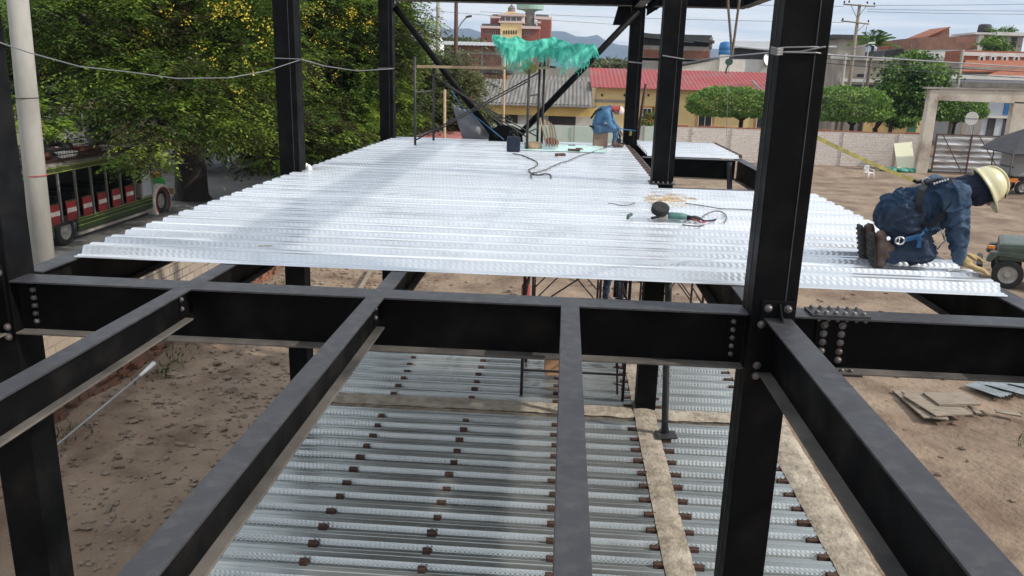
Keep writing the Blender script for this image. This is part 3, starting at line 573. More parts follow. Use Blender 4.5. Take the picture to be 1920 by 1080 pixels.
T3 = tree('backing_tree', (-24,51,0), 'dark dense tree added behind the flowering trees to keep their gaps dark', 'tree', 'roadside trees', lob, (-23,51,3.2), 0.5, M['leafB'], dict(nclump=1000, nleaf=99, cr=1.5, ll=0.5, lw=0.20, inner=0.3), seed=13, twigs=1)  # backing tree added so no bright sky shows through the crowns
lob = [L(545,250,38,1.6,1.4,1.3), L(480,250,39,1.4,1.3,1.2), L(600,250,39,1.5,1.3,1.2), L(520,190,40,1.6,1.4,1.4), L(640,262,40,1.4,1.2,0.9), L(505,300,37,1.0,0.9,0.5)]
tree('roadside_shrub', (-13.5,39,0), 'dark leafy shrub hanging over the deck edge beside the second left column', 'shrub', None, lob, (-13.5,39,1.8), 0.16, M['leafA'], dict(nclump=420, nleaf=90, cr=0.7, ll=0.24, lw=0.08, inner=0.5, tintbias=-0.15), seed=14)
lob = [L(75,215,25.5,0.6,0.6,0.5), L(88,235,25,0.35,0.4,0.25), L(35,205,26,1.0,0.8,0.8)]
tree('small_tree', (-17.9,25.6,0), 'small light green branchy tree behind the grey concrete pole', 'tree', None, lob, (-17.2,25.6,3.2), 0.07, M['leafA'], dict(nclump=34, nleaf=72, cr=0.45, ll=0.22, lw=0.08, tintbias=0.15), seed=15)
lob = [L(790,170,52,2.2,2,2.6), L(850,150,53,2.2,2,2.2), L(880,205,51,1.5,1.5,1.5), L(770,110,54,1.8,1.8,2.0), L(760,220,50,1.4,1.6,1.8), L(828,135,54,1.1,1.4,1.1), L(820,210,50,1.8,1.6,1.6)]
T4 = tree('olive_tree', (-8.2,52,0), 'olive green tree behind the tubular brace, right of the far left column', 'tree', 'trees behind the site', lob, (-8,52,2.4), 0.22, M['leafD'], dict(nclump=520, nleaf=63, cr=0.9, ll=0.26, lw=0.12, inner=0.35, tintbias=0.1), seed=16)
# distant tree line
for i, (u0, u1, vv, y_, hh, lab) in enumerate([(840,905,76,190,2.4,'far trees between the street poles and the brick hotel'), (1132,1182,113,180,1.2,'far trees at the foot of the mountains behind the right brace')]):
    lob = []
    for k in range(5): q = px(u0+(u1-u0)*(k+.5)/5, vv + random.uniform(-5,5), y_ + random.uniform(-3,3)); lob.append((q.x,q.y,q.z-1.6,2.6,2.4,hh*.6))
    tree('far_tree', (lob[2][0], y_, 0), lab, 'tree', 'far trees over the roofs', lob, (lob[2][0], y_, lob[2][2]-4), 0.4, M['leafD'], dict(nclump=180, nleaf=40, cr=2.0, ll=0.9, lw=0.6, inner=0.4, spray=False), seed=30+i, twigs=0)
# clipped round street trees
def topiary(u0, u1, v0, v1, y, base_u, label, seed, thick=0.22):
    c = px((u0+u1)/2, (v0+v1)/2, y); rx = (px(u1,(v0+v1)/2,y).x - px(u0,(v0+v1)/2,y).x)/2; rz = (px(u0,v0,y).z-px(u0,v1,y).z)/2
    bx_ = px(base_u, v1, y).x; t = thing('clipped_tree', (bx_, y, 0), label, 'tree', 'clipped round street trees')
    r = np.random.default_rng(seed); n = 9000; d = r.normal(size=(n,3)); d /= np.linalg.norm(d,axis=1,keepdims=True)
    e = d/(np.sum(np.abs(d)**2.7,axis=1,keepdims=True)**(1/2.7)); k = 1 - 0.14*r.random(n)**1.5
    bump_ = np.array([0.13*mnoise.noise(Vector(q*2.4)+Vector((seed,0,0))) + 0.09*mnoise.noise(Vector(q*6)) for q in d])
    P = np.array(c) + e*np.array([rx,rx*0.8,rz])*(k+bump_)[:,None]; P[:,2] = np.maximum(P[:,2], c.z - rz*0.80 + 0.25*r.random(n))
    D = r.normal(size=(n,3))*0.9 + d; V = leafs(P, D, d + r.normal(size=(n,3))*0.5, 0.16+0.10*r.random(n), 0.13+0.06*r.random(n))
    quads_obj('crown', V, np.clip(r.normal(0.5,0.22,size=n) + 2.0*bump_, 0, 1), M['leafC'], t)
    b = MB(); b.tube([(bx_,y,-0.05),(bx_-0.05,y,1.2),(bx_+0.05,y,c.z-rz*0.6)], [thick*1.2,thick,thick*0.8], 10)
    for a in range(6): b.tube([(bx_,y,c.z-rz*1.1),(bx_+math.cos(a*1.05)*rx*0.5,y+math.sin(a*1.05)*rx*0.4,c.z-rz*0.1)], [thick*0.5,0.04], 6)
    b.build('trunk', M['bark'], t, smooth=True); return t
topiary(1293,1447,165,223,74,1390,'clipped mushroom-shaped tree in front of the cream house, left of the thick column',1)
topiary(1505,1665,165,232,73,1598,'clipped mushroom-shaped tree immediately right of the thick column',2)
topiary(1702,1842,178,230,79,1790,'clipped tree seen through the concrete portal of the gate',3,0.15)
lob = [L(1700,150,78,2.3,2.2,2.1), L(1730,185,78,2.0,2.0,1.6), L(1672,190,78,1.7,1.8,1.5), L(1722,118,79,1.3,1.4,1.2), L(1755,140,78.5,1.2,1.3,1.0), L(1695,215,77.5,1.7,1.6,1.0), L(1715,160,77,2.0,1.6,2.0)]
tree('street_tree', (28.6,78,0), 'tall loose green tree in the street between the thick column and the portal', 'tree', None, lob, (28.6,78,2.4), 0.28, M['leafC'], dict(nclump=420, nleaf=54, cr=0.9, ll=0.30, lw=0.2, inner=0.45, spray=False, tintbias=-0.12), seed=20)
# palm
def palm(u, v, y, label, seed=3, h=None):
    c = px(u, v, y); t = thing('palm_tree', (c.x, y, 0), label, 'palm', None); b = MB(); b.tube([(c.x-0.3,y,-0.1),(c.x-0.1,y,c.z*0.5),(c.x,y,c.z)], [0.28,0.2,0.17], 8); b.build('trunk', M['barkl'], t, smooth=True)
    r = np.random.default_rng(seed); Vs = []; n = 26
    for k in range(17):
        a = k*2.399; el = 0.35 + 1.1*r.random(); LRr = 3.0; A = np.array([math.cos(a)*math.cos(el), math.sin(a)*math.cos(el), math.sin(el)])
        ts = np.linspace(0.1,1,n); P = np.array(c) + A*(LRr*ts)[:,None]; P[:,2] -= 1.2*ts*ts; sd = np.cross(A,[0,0,1]); sd /= np.linalg.norm(sd)
        for s in (-1,1): D = sd*s + A*0.5 + np.array([0,0,-0.55]); Vs.append(leafs(P, np.tile(D,(n,1)), np.tile([0,0,1.0],(n,1)), np.full(n,0.75), np.full(n,0.12)))
    V = np.concatenate(Vs); quads_obj('crown', V, np.clip(r.normal(0.45,0.2,size=len(V)//4),0,1), M['leafC'], t); return t
palm(1637,86,98,'shaggy palm tree beside the wooden pylon with two cross arms')

# ================================================================ TOWN BEYOND THE SITE
M['cream'] = mat('cream_render', (0.80,0.60,0.29), 0.9, col2=(0.70,0.52,0.26), scale=0.8, geo=True)
M['orange'] = mat('ochre_trim', (0.60,0.30,0.12), 0.9)
M['redroof'] = mat('red_painted_sheet_roof', (0.34,0.045,0.045), 0.7, col2=(0.24,0.045,0.04), scale=0.8, geo=True, col3=(0.25,0.09,0.09), scale3=0.35)
M['greyroof'] = mat('fibre_cement_roof', (0.13,0.12,0.11), 0.9, col2=(0.21,0.195,0.18), scale=0.9, geo=True, stretch=(2.2,0.3,1))
M['zinc'] = mat('zinc_roof', (0.27,0.28,0.29), 0.6, col2=(0.36,0.36,0.36), scale=0.6, geo=True)
M['whitew'] = mat('white_render', (0.66,0.65,0.62), 0.9, col2=(0.52,0.50,0.47), scale=0.9, geo=True)
M['greyw'] = mat('grey_cement_render', (0.34,0.31,0.27), 0.95, col2=(0.24,0.21,0.185), scale=0.7, geo=True, stretch=(1,1,0.5))
M['dark'] = mat('dark_opening', (0.012,0.012,0.013), 0.5)
M['darkroof'] = mat('dark_roof', (0.035,0.036,0.04), 0.8, col2=(0.06,0.06,0.06), scale=1.5, geo=True)
M['glass'] = mat('window_glass', (0.06,0.075,0.09), 0.08)
M['blue'] = mat('blue_paint', (0.02,0.13,0.34), 0.6, col2=(0.03,0.17,0.40), scale=2, geo=True)
M['terra'] = mat('terracotta', (0.36,0.12,0.06), 0.85, col2=(0.24,0.08,0.045), scale=2.2, geo=True)
M['yel'] = mat('yellow_fascia', (0.78,0.56,0.20), 0.7, col2=(0.66,0.47,0.17), scale=1.4, geo=True)
M['brick'] = brick_mat('fired_brick', (0.30,0.115,0.075), (0.24,0.09,0.06), (0.30,0.23,0.18), 0.42, 0.14, 0.018, 'xy', dirt=(0.20,0.11,0.08))
M['brickh'] = brick_mat('hotel_brick', (0.30,0.085,0.06), (0.25,0.07,0.05), (0.28,0.12,0.09), 1.2, 0.4, 0.05, 'xy')
M['pinktrim'] = mat('pink_white_trim', (0.66,0.52,0.48), 0.9)
M['ltgreen'] = mat('pale_green_render', (0.42,0.53,0.45), 0.9, col2=(0.55,0.58,0.53), scale=0.8, geo=True)
M['white'] = mat('white_plastic', (0.75,0.75,0.73), 0.5)
def cuboid(name, m, parent, x0, x1, y0, y1, z0, z1, bev=0): b = MB(); b.box(x0,x1,y0,y1,z0,z1); return b.build(name, m, parent, bevel=bev)
def rect(u0, u1, v0, v1, y): a = px(u0,v1,y); c = px(u1,v0,y); return a.x, c.x, a.z, c.z
def window(parent, u0, u1, v0, v1, y, frame='white', bars=1, pane='dark'):
    x0, x1, z0, z1 = rect(u0,u1,v0,v1,y); f = MB(); w = 0.06
    f.box(x0,x1,y-0.06,y+0.02,z1-w,z1); f.box(x0,x1,y-0.06,y+0.02,z0,z0+w); f.box(x0,x0+w,y-0.06,y+0.02,z0+w,z1-w); f.box(x1-w,x1,y-0.06,y+0.02,z0+w,z1-w)
    for k in range(bars): xm = x0+(x1-x0)*(k+1)/(bars+1); f.box(xm-0.02,xm+0.02,y-0.055,y+0.01,z0+w,z1-w)
    o = f.build('window', M[frame], parent); g = MB(); g.box(x0+w/2,x1-w/2,y-0.02,y-0.012,z0+w/2,z1-w/2); g.build('pane', M[pane], o); return o
def corr_roof(name, parent, m, x0, x1, y0, y1, z0, z1, pitch=0.35, amp=0.045, thick=0.05):
    n = max(8, int((x1-x0)/pitch*4)); b = MB(); vs = []
    for j, (y, z) in enumerate(((y0,z0),(y1,z1))):
        for i in range(n+1): x = x0+(x1-x0)*i/n; vs.append((x,y,z+amp*math.sin(2*math.pi*(x-x0)/pitch)))
    for j, (y, z) in enumerate(((y0,z0),(y1,z1))):
        for i in range(n+1): x = x0+(x1-x0)*i/n; vs.append((x,y,z-thick+amp*math.sin(2*math.pi*(x-x0)/pitch)))
    q = n+1; b.add(vs, [(i,i+1,q+i+1,q+i) for i in range(n)] + [(2*q+i+1,2*q+i,3*q+i,3*q+i+1) for i in range(n)] + [(i,2*q+i,2*q+i+1,i+1) for i in range(n)])
    return b.build(name, m, parent)
# --- brick hotel with a tower
Y = 265
t = thing('hotel', (px(965,70,Y).x, Y+6, 0), 'red brick hotel with a yellow centre and a green-topped concrete tower on the skyline', 'building')
def hb(name, m, u0, u1, v0, v1, yy, dep, zb=None, par=None):
    x0,x1,z0,z1 = rect(u0,u1,v0,v1,yy); return cuboid(name, M[m], par or t, x0,x1,yy,yy+dep, (z0 if zb is None else zb), z1)
hb('wing','brickh',901,938,52,90,Y,16,0); hb('wing','brickh',978,1012,53,90,Y+0.2,16,0); hb('wing','brickh',1006,1033,36,90,Y+5,16,0); hb('upper_wing','brickh',919,938,33,52,Y+4,10); hb('centre','cream',937.5,978.5,42,90,Y-1.5,16,0)
hb('upper_centre','pinktrim',936,982,28,42,Y-1,12); hb('roof','greyroof',903,938,45,49,Y+1,12); hb('roof','greyroof',984,1004,44,49,Y+1,12)
for a in ((900,938,49,52.5),(977,1013,49.5,53.5),(918,939,30,33.5),(1003,1035,31.5,36),(935,983,40,42.5),(934,984,26.5,29),(1003,1014,40,43)): hb('cornice','pinktrim',*a,Y-1.9,3.5)
hb('roof','greyroof',923,940,27,30,Y+4,9); hb('roof','greyroof',1004,1028,27.8,31.5,Y+5,9)
b = MB(); p0 = px(941,28,Y); p1 = px(978,28,Y); pm = px(959,22,Y); b.prism([p0,p1,Vector((pm.x+1,Y,pm.z)),Vector((pm.x-1.5,Y,pm.z))], (0,8,0)); b.build('pediment', M['cream'], t)
b = MB(); p = px(959,23,Y+3); b.lathe(p,(0,0,1),[(0,1.25),(1.0,1.1),(1.1,1.3),(1.7,0.8),(2.2,0.15),(3.2,0.02)],10); b.build('cupola', M['greyroof'], t)
b = MB(); p = px(993,50,Y+8); b.lathe(Vector((p.x,p.y,0)),(0,0,1),[(0,2.0),(p.z,1.55),(p.z+5.0,1.55)],14); b.build('tower', M['greyw'], t)
b = MB(); b.lathe(Vector((p.x,p.y,px(993,20,Y+8).z)),(0,0,1),[(-0.3,1.6),(0.2,3.0),(0.3,4.3),(2.0,4.4),(2.01,0.1)],20); M['gbalc'] = mat('green_balcony', (0.22,0.38,0.32), 0.6, col2=(0.34,0.48,0.42), scale=1.2, geo=True); b.build('gallery', M['gbalc'], t)
for u in (913,917,923,927,931,935): window(t,u-1.6,u+1.6,56,65,Y-0.02,'pinktrim',0)
for u in (945,949.5,954,958.5,963,967.5): window(t,u-1.3,u+1.3,57,64,Y-1.52,'dark',0)
for u in (982,986,990,994.5): window(t,u-1.6,u+1.6,57,67,Y+0.18,'pinktrim',0)
for u in (937.5,948,958.5,969): window(t,u,u+9,32,39,Y-1.02,'greyw',1,'glass')
# --- church gable
Y = 150; t = thing('white_gable', (px(802,80,Y).x, Y+3, 0), 'small white gabled building poking over the trees left of the street poles', 'building'); x0,x1,z0,z1 = rect(788,817,80,60,Y)
a = px(788,80,Y); c = px(817,80,Y); pk = px(803,61,Y); M['whitep'] = mat('bright_white_render', (0.8,0.8,0.78), 0.8); cuboid('wall', M['whitep'], t, a.x, c.x, Y, Y+10, 0, a.z); b = MB(); b.prism([a, c, pk], (0,10,0)); b.build('gable', M['whitep'], t)
b = MB(); b.prism([px(816,79,Y-.3), px(819,79,Y-.3), px(804,59,Y-.3), px(801,61,Y-.3)], (0,10.5,0)); b.build('roof', M['ltgreen'], t)
# --- long brick warehouse
Y = 128; t = thing('brick_warehouse', (px(900,120,Y).x, Y+5, 0), 'long low brick warehouse with grey corrugated roof behind the green netting', 'building')
x0,x1,z0,z1 = rect(845,968,86,126,Y); cuboid('wall', M['brick'], t, x0,x1,Y,Y+12,0,z1)
for u in (862,904,942): hb('pilaster','greyw',u-2,u+2,88,126,Y-0.3,0.5,0)
hb('ring_beam','greyw',838,940,98,100.5,Y-0.15,0.4); p = px(832,85,Y); q = px(980,85,Y); corr_roof('roof', t, M['zinc'], p.x-1, q.x, Y-1.2, Y+8, p.z+0.1, px(832,77,Y+8).z, 0.6, 0.03)
# --- middle row: brick shed and grey parapets behind the corrugated house
Y = 98; t = thing('brick_shed', (px(940,150,Y).x, Y+4, 0), 'low red brick shed between the olive tree and the scaffold posts', 'building'); hb('wall','brick',905,951,137,152,Y,8,0); hb('roof','darkroof',900,955,132,136.5,Y-0.5,9)
Y = 104; t = thing('low_house', (px(1020,140,Y).x, Y+4, 0), 'greyish low house with patched tin roof under the green netting', 'building'); hb('wall','greyw',951,1112,128,156,Y,8,0); p = px(951,150,Y-4); q = px(1112,150,Y-4)
corr_roof('roof', t, M['greyroof'], p.x, q.x, Y-4, Y+3, p.z, px(951,131,Y+3).z, 0.5, 0.05)
# --- corrugated roofed house with yellow fascia
Y = 80; t = thing('corrugated_house', (px(1000,220,Y).x, Y+4, 0), 'low house with grey corrugated roof, yellow fascia and two dark wide windows', 'building')
x0,x1,z0,z1 = rect(890,1118,206,265,Y); cuboid('wall', M['whitew'], t, x0,x1,Y,Y+10,0,z1)
p = px(905,194,Y-1.8); q = px(1112,196,Y-1.8); corr_roof('roof', t, M['greyroof'], p.x-0.6, q.x, Y-1.8, Y+6.5, p.z, px(1000,150,Y+6.5).z, 0.38, 0.05)
x0,x1,z0,z1 = rect(898,1118,213,197.5,Y-1); M['yelc'] = M['yel']; b = MB(); n = 110
for i in range(n): xa = x0+(x1-x0)*i/n; b.box(xa+0.015, xa+(x1-x0)/n-0.015, Y-1.05, Y-1.0, px(900,213,Y-1).z, px(900,196,Y-1).z)
b.box(x0,x1,Y-1.0,Y-0.9,px(900,213,Y-1).z,px(900,196,Y-1).z); b.build('fascia', M['yel'], t)
b = MB(); x0,x1,z0,z1 = rect(905,1108,197,191,Y-1.4); b.box(x0,x1,Y-1.5,Y-1.1,z0,z1-0.1); b.build('eave_board', M['darkroof'], t)
for (u0,u1,v0,v1) in ((899,971,214,229),(1028,1080,217,233)):
    x0,x1,z0,z1 = rect(u0,u1,v0,v1,Y-0.05); b = MB(); b.bbox(((x0+x1)/2,Y-0.02,(z0+z1)/2),(x1-x0,0.2,z1-z0),(0,0,0),0.07); b.build('window', M['dark'], t)
# --- red roofed cream house
Y = 84; t = thing('cream_house', (px(1290,200,Y).x, Y+5, 0), 'long cream house with a red sheet roof and ochre window surrounds', 'building')
x0,x1,z0,z1 = rect(1112,1475,171,290,Y); cuboid('wall', M['cream'], t, x0,x1,Y,Y+12,0,z1-0.05)
p = px(1108,163,Y-1); q = px(1480,170,Y-1); z1_ = px(1108,127,Y+9).z; corr_roof('roof', t, M['redroof'], p.x, q.x, Y-1, Y+8.8, p.z, z1_, 0.42, 0.03)
hb('string_course','greyw',1114,1176,188,191,Y-0.12,0.3)
for u in (1129,1171,1216): hb('vent','dark',u-2,u+2,176,181,Y-0.03,0.1)
for (u0,u1,v0,v1) in ((1203,1222,203,238),(1226,1234,205,240),(1307,1336,210,245),(1416,1445,215,248)):
    hb('window_surround','orange',u0-5,u1+5,v0-4,v1,Y-0.06,0.2); window(t,u0,u1,v0,v1,Y-0.1,'white',1)
# potted flowers on the cream house
t = thing('flower_bush', (px(1214,232,82).x, 82, 0), 'small bush with red flowers in front of the cream house window', 'shrub'); lob = [L(1208,232,82,0.6,0.5,0.6), L(1218,222,82,0.4,0.4,0.5)]; crown('crown', t, lob, 60, 30, 0.5, 0.2, 0.15, M['leafC'], spray=False, seed=5)
r = np.random.default_rng(4); P = np.array(px(1214,225,81.5)) + r.normal(size=(60,3))*0.3; quads_obj('blossom', leafs(P, r.normal(size=P.shape), r.normal(size=P.shape), np.full(60,.16), np.full(60,.14)), r.random(60), leaf_mat('red_blossom', [(0.5,0.03,0.02),(0.6,0.12,0.04)]), t)
# --- dark roofed building with a brick lattice parapet
Y = 108; t = thing('lattice_house', (px(1265,110,Y).x, Y+5, 0), 'two storey house with dark shed roof and a red lattice brick parapet', 'building')
hb('wall','greyw',1195,1335,112,160,Y,10,0); hb('dark_wall','darkroof',1198,1335,66,92,Y+1.2,8); hb('pillar','greyw',1330,1337,70,92,Y,0.6); hb('parapet','greyw',1200,1333,88,113,Y,0.3)
x0,x1,z0,z1 = rect(1207,1330,111,92,Y-0.2); b = MB(); nx_ = 34; nz_ = 7
for i in range(nx_):
    for j in range(nz_):
        if (i+j) % 2 == 0: xa = x0+(x1-x0)*i/nx_; za = z0+(z1-z0)*j/nz_; b.box(xa,xa+(x1-x0)/nx_*1.05,Y-0.16,Y-0.02,za,za+(z1-z0)/nz_*1.02)
b.build('lattice', M['terra'], t)
b = MB(); p = px(1196,60,Y-1); q = px(1340,76,Y-1); b.prism([p, q, q+Vector((0,0,-0.35)), p+Vector((0,0,-0.35))], (0,11,0)); b.build('roof', M['darkroof'], t); b = MB(); p = px(1200,66,Y-0.6); q = px(1300,78,Y-0.6); b.prism([p,q,q+Vector((0,0,-0.14)),p+Vector((0,0,-0.14))],(0,0.3,0)); b.build('gutter', M['zinc'], t)
Y = 97; t = thing('annexe', (px(1290,125,Y).x, Y+3, 0), 'low white rendered annexe with a sloping coping between the columns', 'building')
b = MB(); a = px(1255,140,Y); c = px(1398,140,Y); b.prism([Vector((a.x,Y,0)), Vector((c.x,Y,0)), px(1398,112,Y), px(1345,112,Y), px(1258,128,Y)], (0,7,0)); b.build('wall', M['whitew'], t)
b = MB(); b.prism([px(1255,128,Y-.2), px(1346,110,Y-.2), px(1346,107.5,Y-.2), px(1255,125,Y-.2)], (0,7.4,0)); b.build('coping', M['darkroof'], t)
hb('tank_stand','whitew',1348,1369,103,130,Y-0.5,2.2,0)
t = thing('water_tank', px(1359,103,97.6), 'blue round water tank on a white stand left of the hanging ropes', 'water tank'); p = px(1359,103,97.6); b = MB(); b.lathe(p,(0,0,1),[(0,0.0),(0.001,0.72),(0.45,0.72),(0.5,0.68),(0.55,0.73),(1.0,0.72),(1.05,0.68),(1.3,0.66),(1.45,0.3),(1.5,0)],20); b.build('body', M['blue'], t, smooth=True)
# --- long dark shed with white roof behind the hanging ropes
Y = 112; t = thing('metal_shed', (px(1420,105,Y).x, Y+5, 0), 'dark sheet metal shed with a pale sloping roof left of the thick column', 'building'); hb('wall','darkroof',1376,1475,92,115,Y,10); hb('base','whitew',1360,1475,113,150,Y-0.4,10.5,0)
b = MB(); b.prism([px(1370,86,Y-1), px(1480,96,Y-1), px(1480,78,Y+10), px(1372,76,Y+10)], (0,0,-0.15)); b.build('roof', M['zinc'], t)
b = MB(); q = px(1440,113,Y-1); b.lathe(q,(0.8,-1,0.5),[(0.12,0.0),(0.05,0.5),(0,0.85),(0.03,0.85)],16); t = thing('satellite_dish', q, 'white satellite dish on the wall of the dark metal shed', 'satellite dish'); b.build('dish', M['white'], t, smooth=True); tube_obj('arm', [q, q+Vector((-0.3,0.6,-0.6))], 0.04, M['greyw'], t)
# street lamp hanging over clipped tree
t = thing('street_lamp', px(1445,205,70), 'grey street lamp head reaching over the clipped tree left of the thick column', 'street lamp'); q = px(1445,186,70); tube_obj('arm', [Vector((q.x+1.6,70,0)), Vector((q.x+1.6,70,q.z-1.4)), q, px(1425,163,70)], [0.09,0.07,0.04,0.04], M['greyw'], t); b = MB(); b.bbox(px(1416,158,70),(0.9,0.25,0.16),(0,0.75,0),0.05); b.build('lamp_head', M['zinc'], t)
# --- right-hand houses
Y = 100; t = thing('grey_house', (px(1640,140,Y).x, Y+5, 0), 'weathered grey rendered building behind the wooden pylon', 'building'); hb('wall','greyw',1560,1690,110,230,Y,10,0); hb('upper_wall','greyw',1568,1626,72,112,Y+3,6); hb('roof','darkroof',1562,1630,66,72,Y+2.6,7)
hb('band','whitew',1575,1690,150,153,Y-0.15,0.4); window(t,1607,1623,139,144,Y-0.05,'dark',0); window(t,1592,1640,158,166,Y-0.05,'greyw',1); hb('coping','whitew',1560,1690,108,111,Y-0.2,0.6)
Y = 118; t = thing('dark_roof_house', (px(1690,105,Y).x, Y+5, 0), 'dark roofed house with blue and brick upper wall, left of the tall brick gable', 'building'); hb('wall','greyw',1655,1740,110,150,Y,10,0); hb('upper_wall','terra',1663,1690,77,95,Y+5,4); hb('blue_wall','blue',1679,1695,75,92,Y+4.8,4); hb('white_pier','whitew',1693,1697,74,90,Y+4.7,4); hb('upper_wall','terra',1697,1716,80,92,Y+5,4)
b = MB(); b.prism([px(1655,112,Y-1), px(1735,112,Y-1), px(1722,88,Y-1), px(1660,95,Y-1)], (0,8,0)); b.build('roof', M['darkroof'], t)
Y = 112; t = thing('brick_gable_house', (px(1780,110,Y).x, Y+5, 0), 'bare brick house with a slanting gable above a white rendered floor', 'building'); hb('lower_wall','whitew',1722,1805,92,112,Y,10,0); hb('wall','greyw',1740,1805,112,170,Y-0.5,6,0)
b = MB(); b.prism([px(1722,93,Y-0.1), px(1832,92,Y-0.1), px(1830,68,Y-0.1), px(1725,70,Y-0.1)], (0,9,0)); b.build('upper_wall', M['brick'], t); b = MB(); b.prism([px(1738,70,Y+2), px(1780,70,Y+2), px(1780,53,Y+2)], (0,5,0)); b.build('gable', M['brick'], t)
b = MB(); b.prism([px(1735,71,Y+1.5), px(1782,52,Y+1.5), px(1782,50,Y+1.5), px(1733,69.5,Y+1.5)], (0,6,0)); b.build('gable_coping', M['terra'], t)
t = thing('white_tower_house', (px(1850,80,Y+4).x, Y+5, 0), 'tall white wall with a black water tank on top, right of the brick gable', 'building'); hb('wall','whitew',1831,1846,64,100,Y+3,6,0); hb('slab','whitew',1828,1860,61,64,Y+2.7,7); hb('upper_wall','greyw',1872,1920,66,98,Y+3,6,0); hb('doorway','dark',1893,1908,70,95,Y+2.95,0.2); hb('parapet','whitew',1866,1960,62,66,Y+2.6,7)
t = thing('water_tank', px(1845,61,Y+5), 'dark water tank on the roof of the white tower house', 'water tank'); b = MB(); b.lathe(px(1845,61,Y+5),(0,0,1),[(0,0.0),(0.001,0.85),(0.9,0.8),(1.05,0.6),(1.1,0)],16); b.build('body', M['darkroof'], t, smooth=True)
for i, (u, v, lab) in enumerate(((1862,58,'left potted plant on the roof of the white tower house'),(1881,58,'middle potted plant on the roof of the white tower house'),(1896,55,'right potted plant on the roof of the white tower house'))):
    p = px(u,v,Y+4); t = thing('potted_plant', (p.x,p.y,px(u,66,Y+4).z), lab, 'plant', 'potted plants on the roof'); crown('foliage', t, [(p.x,p.y,p.z,0.35,0.3,0.35)], 14, 16, 0.5, 0.35, 0.12, M['leafC'], spray=False, seed=40+i); b = MB(); b.lathe((p.x,p.y,px(u,66,Y+4).z),(0,0,1),[(0,.15),(.35,.22),(.36,0)],10); b.build('pot', M['terra'], t)
lob = [L(1865,82,110,1.4,1.0,0.9), L(1885,88,110,1.0,0.8,0.6)]; tree('rooftop_shrub', (lob[0][0],110,0), 'green bushy tree between the white tower wall and the dark doorway', 'tree', None, lob, (lob[0][0],110,3), 0.12, M['leafC'], dict(nclump=60,nleaf=30,cr=0.8,ll=.3,lw=.2,spray=False), seed=44, twigs=0)
Y = 96; t = thing('tiled_house', (px(1870,140,Y).x, Y+5, 0), 'house with broad orange tiled roofs and small upper windows behind the portal', 'building'); hb('wall','greyw',1790,1960,128,220,Y+0.5,10,0)
b = MB(); b.prism([px(1800,133,Y), px(1960,133,Y), px(1960,112,Y+4), px(1812,112,Y+4)], (0,0,-0.15)); b.prism([px(1818,150,Y-2), px(1960,150,Y-2), px(1960,128,Y), px(1880,131,Y)], (0,0,-0.15)); b.build('tiled_roof', M['terra'], t)
hb('upper_wall','terra',1806,1960,98,116,Y+4,5); hb('white_band','whitew',1805,1960,101,104,Y+3.8,0.4)
for u in (1834,1855,1877,1899): hb('surround','whitew',u-1,u+15,104,116,Y+3.9,0.3); window(t,u+2,u+11,106,115,Y+3.85,'white',0)
b = MB(); b.prism([px(1825,115,Y+4), px(1960,97,Y+5), px(1960,100,Y+5), px(1825,118,Y+4)], (0,3,0)); b.build('shed_roof', M['terra'], t)
Y = 90; t = thing('blue_shutter_house', (px(1880,210,Y).x, Y+5, 0), 'pale two storey house with a blue shutter and grey parapet, seen through the portal', 'building')
M['palebl'] = mat('pale_blue_render', (0.42,0.45,0.50), 0.9, col2=(0.52,0.54,0.57), scale=0.8, geo=True); hb('wall','palebl',1812,1990,165,300,Y,9,0); hb('parapet','palebl',1774,1990,146,160,Y-0.6,2); hb('coping','whitew',1774,1990,144,147,Y-0.8,2.4); hb('roof','greyroof',1778,1990,158,162,Y-0.9,9)
hb('shutter','blue',1881,1901,182,215,Y-0.12,0.3)
for u0,u1 in ((1846,1868),(1875,1893)): hb('door','darkroof',u0,u1,222,262,Y-0.05,0.2,0.1)
hb('balcony_rail','whitew',1835,1900,218,220.5,Y-0.4,0.3)
for (u0,u1) in ((1800,1820),(1822,1842)): hb('door','greyw',u0,u1,222,262,Y-3.05,0.2,0.1)
t = thing('green_door_house', (px(1700,225,86).x, 89, 0), 'low house front with a green door, left of the leaning portal post', 'building'); Y = 86; hb('wall','cream',1655,1735,212,262,Y,6,0); hb('door','dark',1664,1678,212,258,Y-0.05,0.2,0.1)
M['green'] = mat('green_paint', (0.03,0.16,0.09), 0.6); hb('painted_wall','green',1700,1722,214,262,Y-0.15,0.2,0.1); hb('roof','greyroof',1640,1745,206,213,Y-0.8,5)
# --- parked cars in the street behind the wall
M['carp'] = [mat('dark_car_paint', (0.02,0.025,0.03), 0.25), mat('silver_car_paint', (0.35,0.36,0.37), 0.3, 0.3)]
M['tyre'] = mat('tyre_rubber', (0.012,0.012,0.012), 0.85, col2=(0.03,0.028,0.026), scale=8); M['rim'] = mat('dusty_rim', (0.40,0.38,0.35), 0.6, col2=(0.28,0.25,0.22), scale=6)
M['redlamp'] = mat('red_lamp', (0.45,0.02,0.02), 0.3); M['amber'] = mat('amber_lamp', (0.75,0.22,0.03), 0.35)
def wheel(parent, c, r, w, axis=(1,0,0)):
    b = MB(); a = Vector(axis); c = Vector(c); b.lathe(c - a*w/2, a, [(0,r*0.62),(0,r*0.9),(w*0.15,r),(w*0.85,r),(w,r*0.9),(w,r*0.62)], 28); o = b.build('wheel', M['tyre'], parent, smooth=False)
    b = MB(); b.lathe(c - a*w*0.45, a, [(0,0.0),(0.0,r*0.2),(w*0.3,r*0.25),(w*0.25,r*0.5),(w*0.05,r*0.62),(w*0.9,r*0.62),(w*0.9,r*0.55),(w*0.65,r*0.5),(w*0.72,r*0.22),(w*0.95,r*0.16),(w*0.95,0.0)], 20); b.build('rim', M['rim'], o); return o
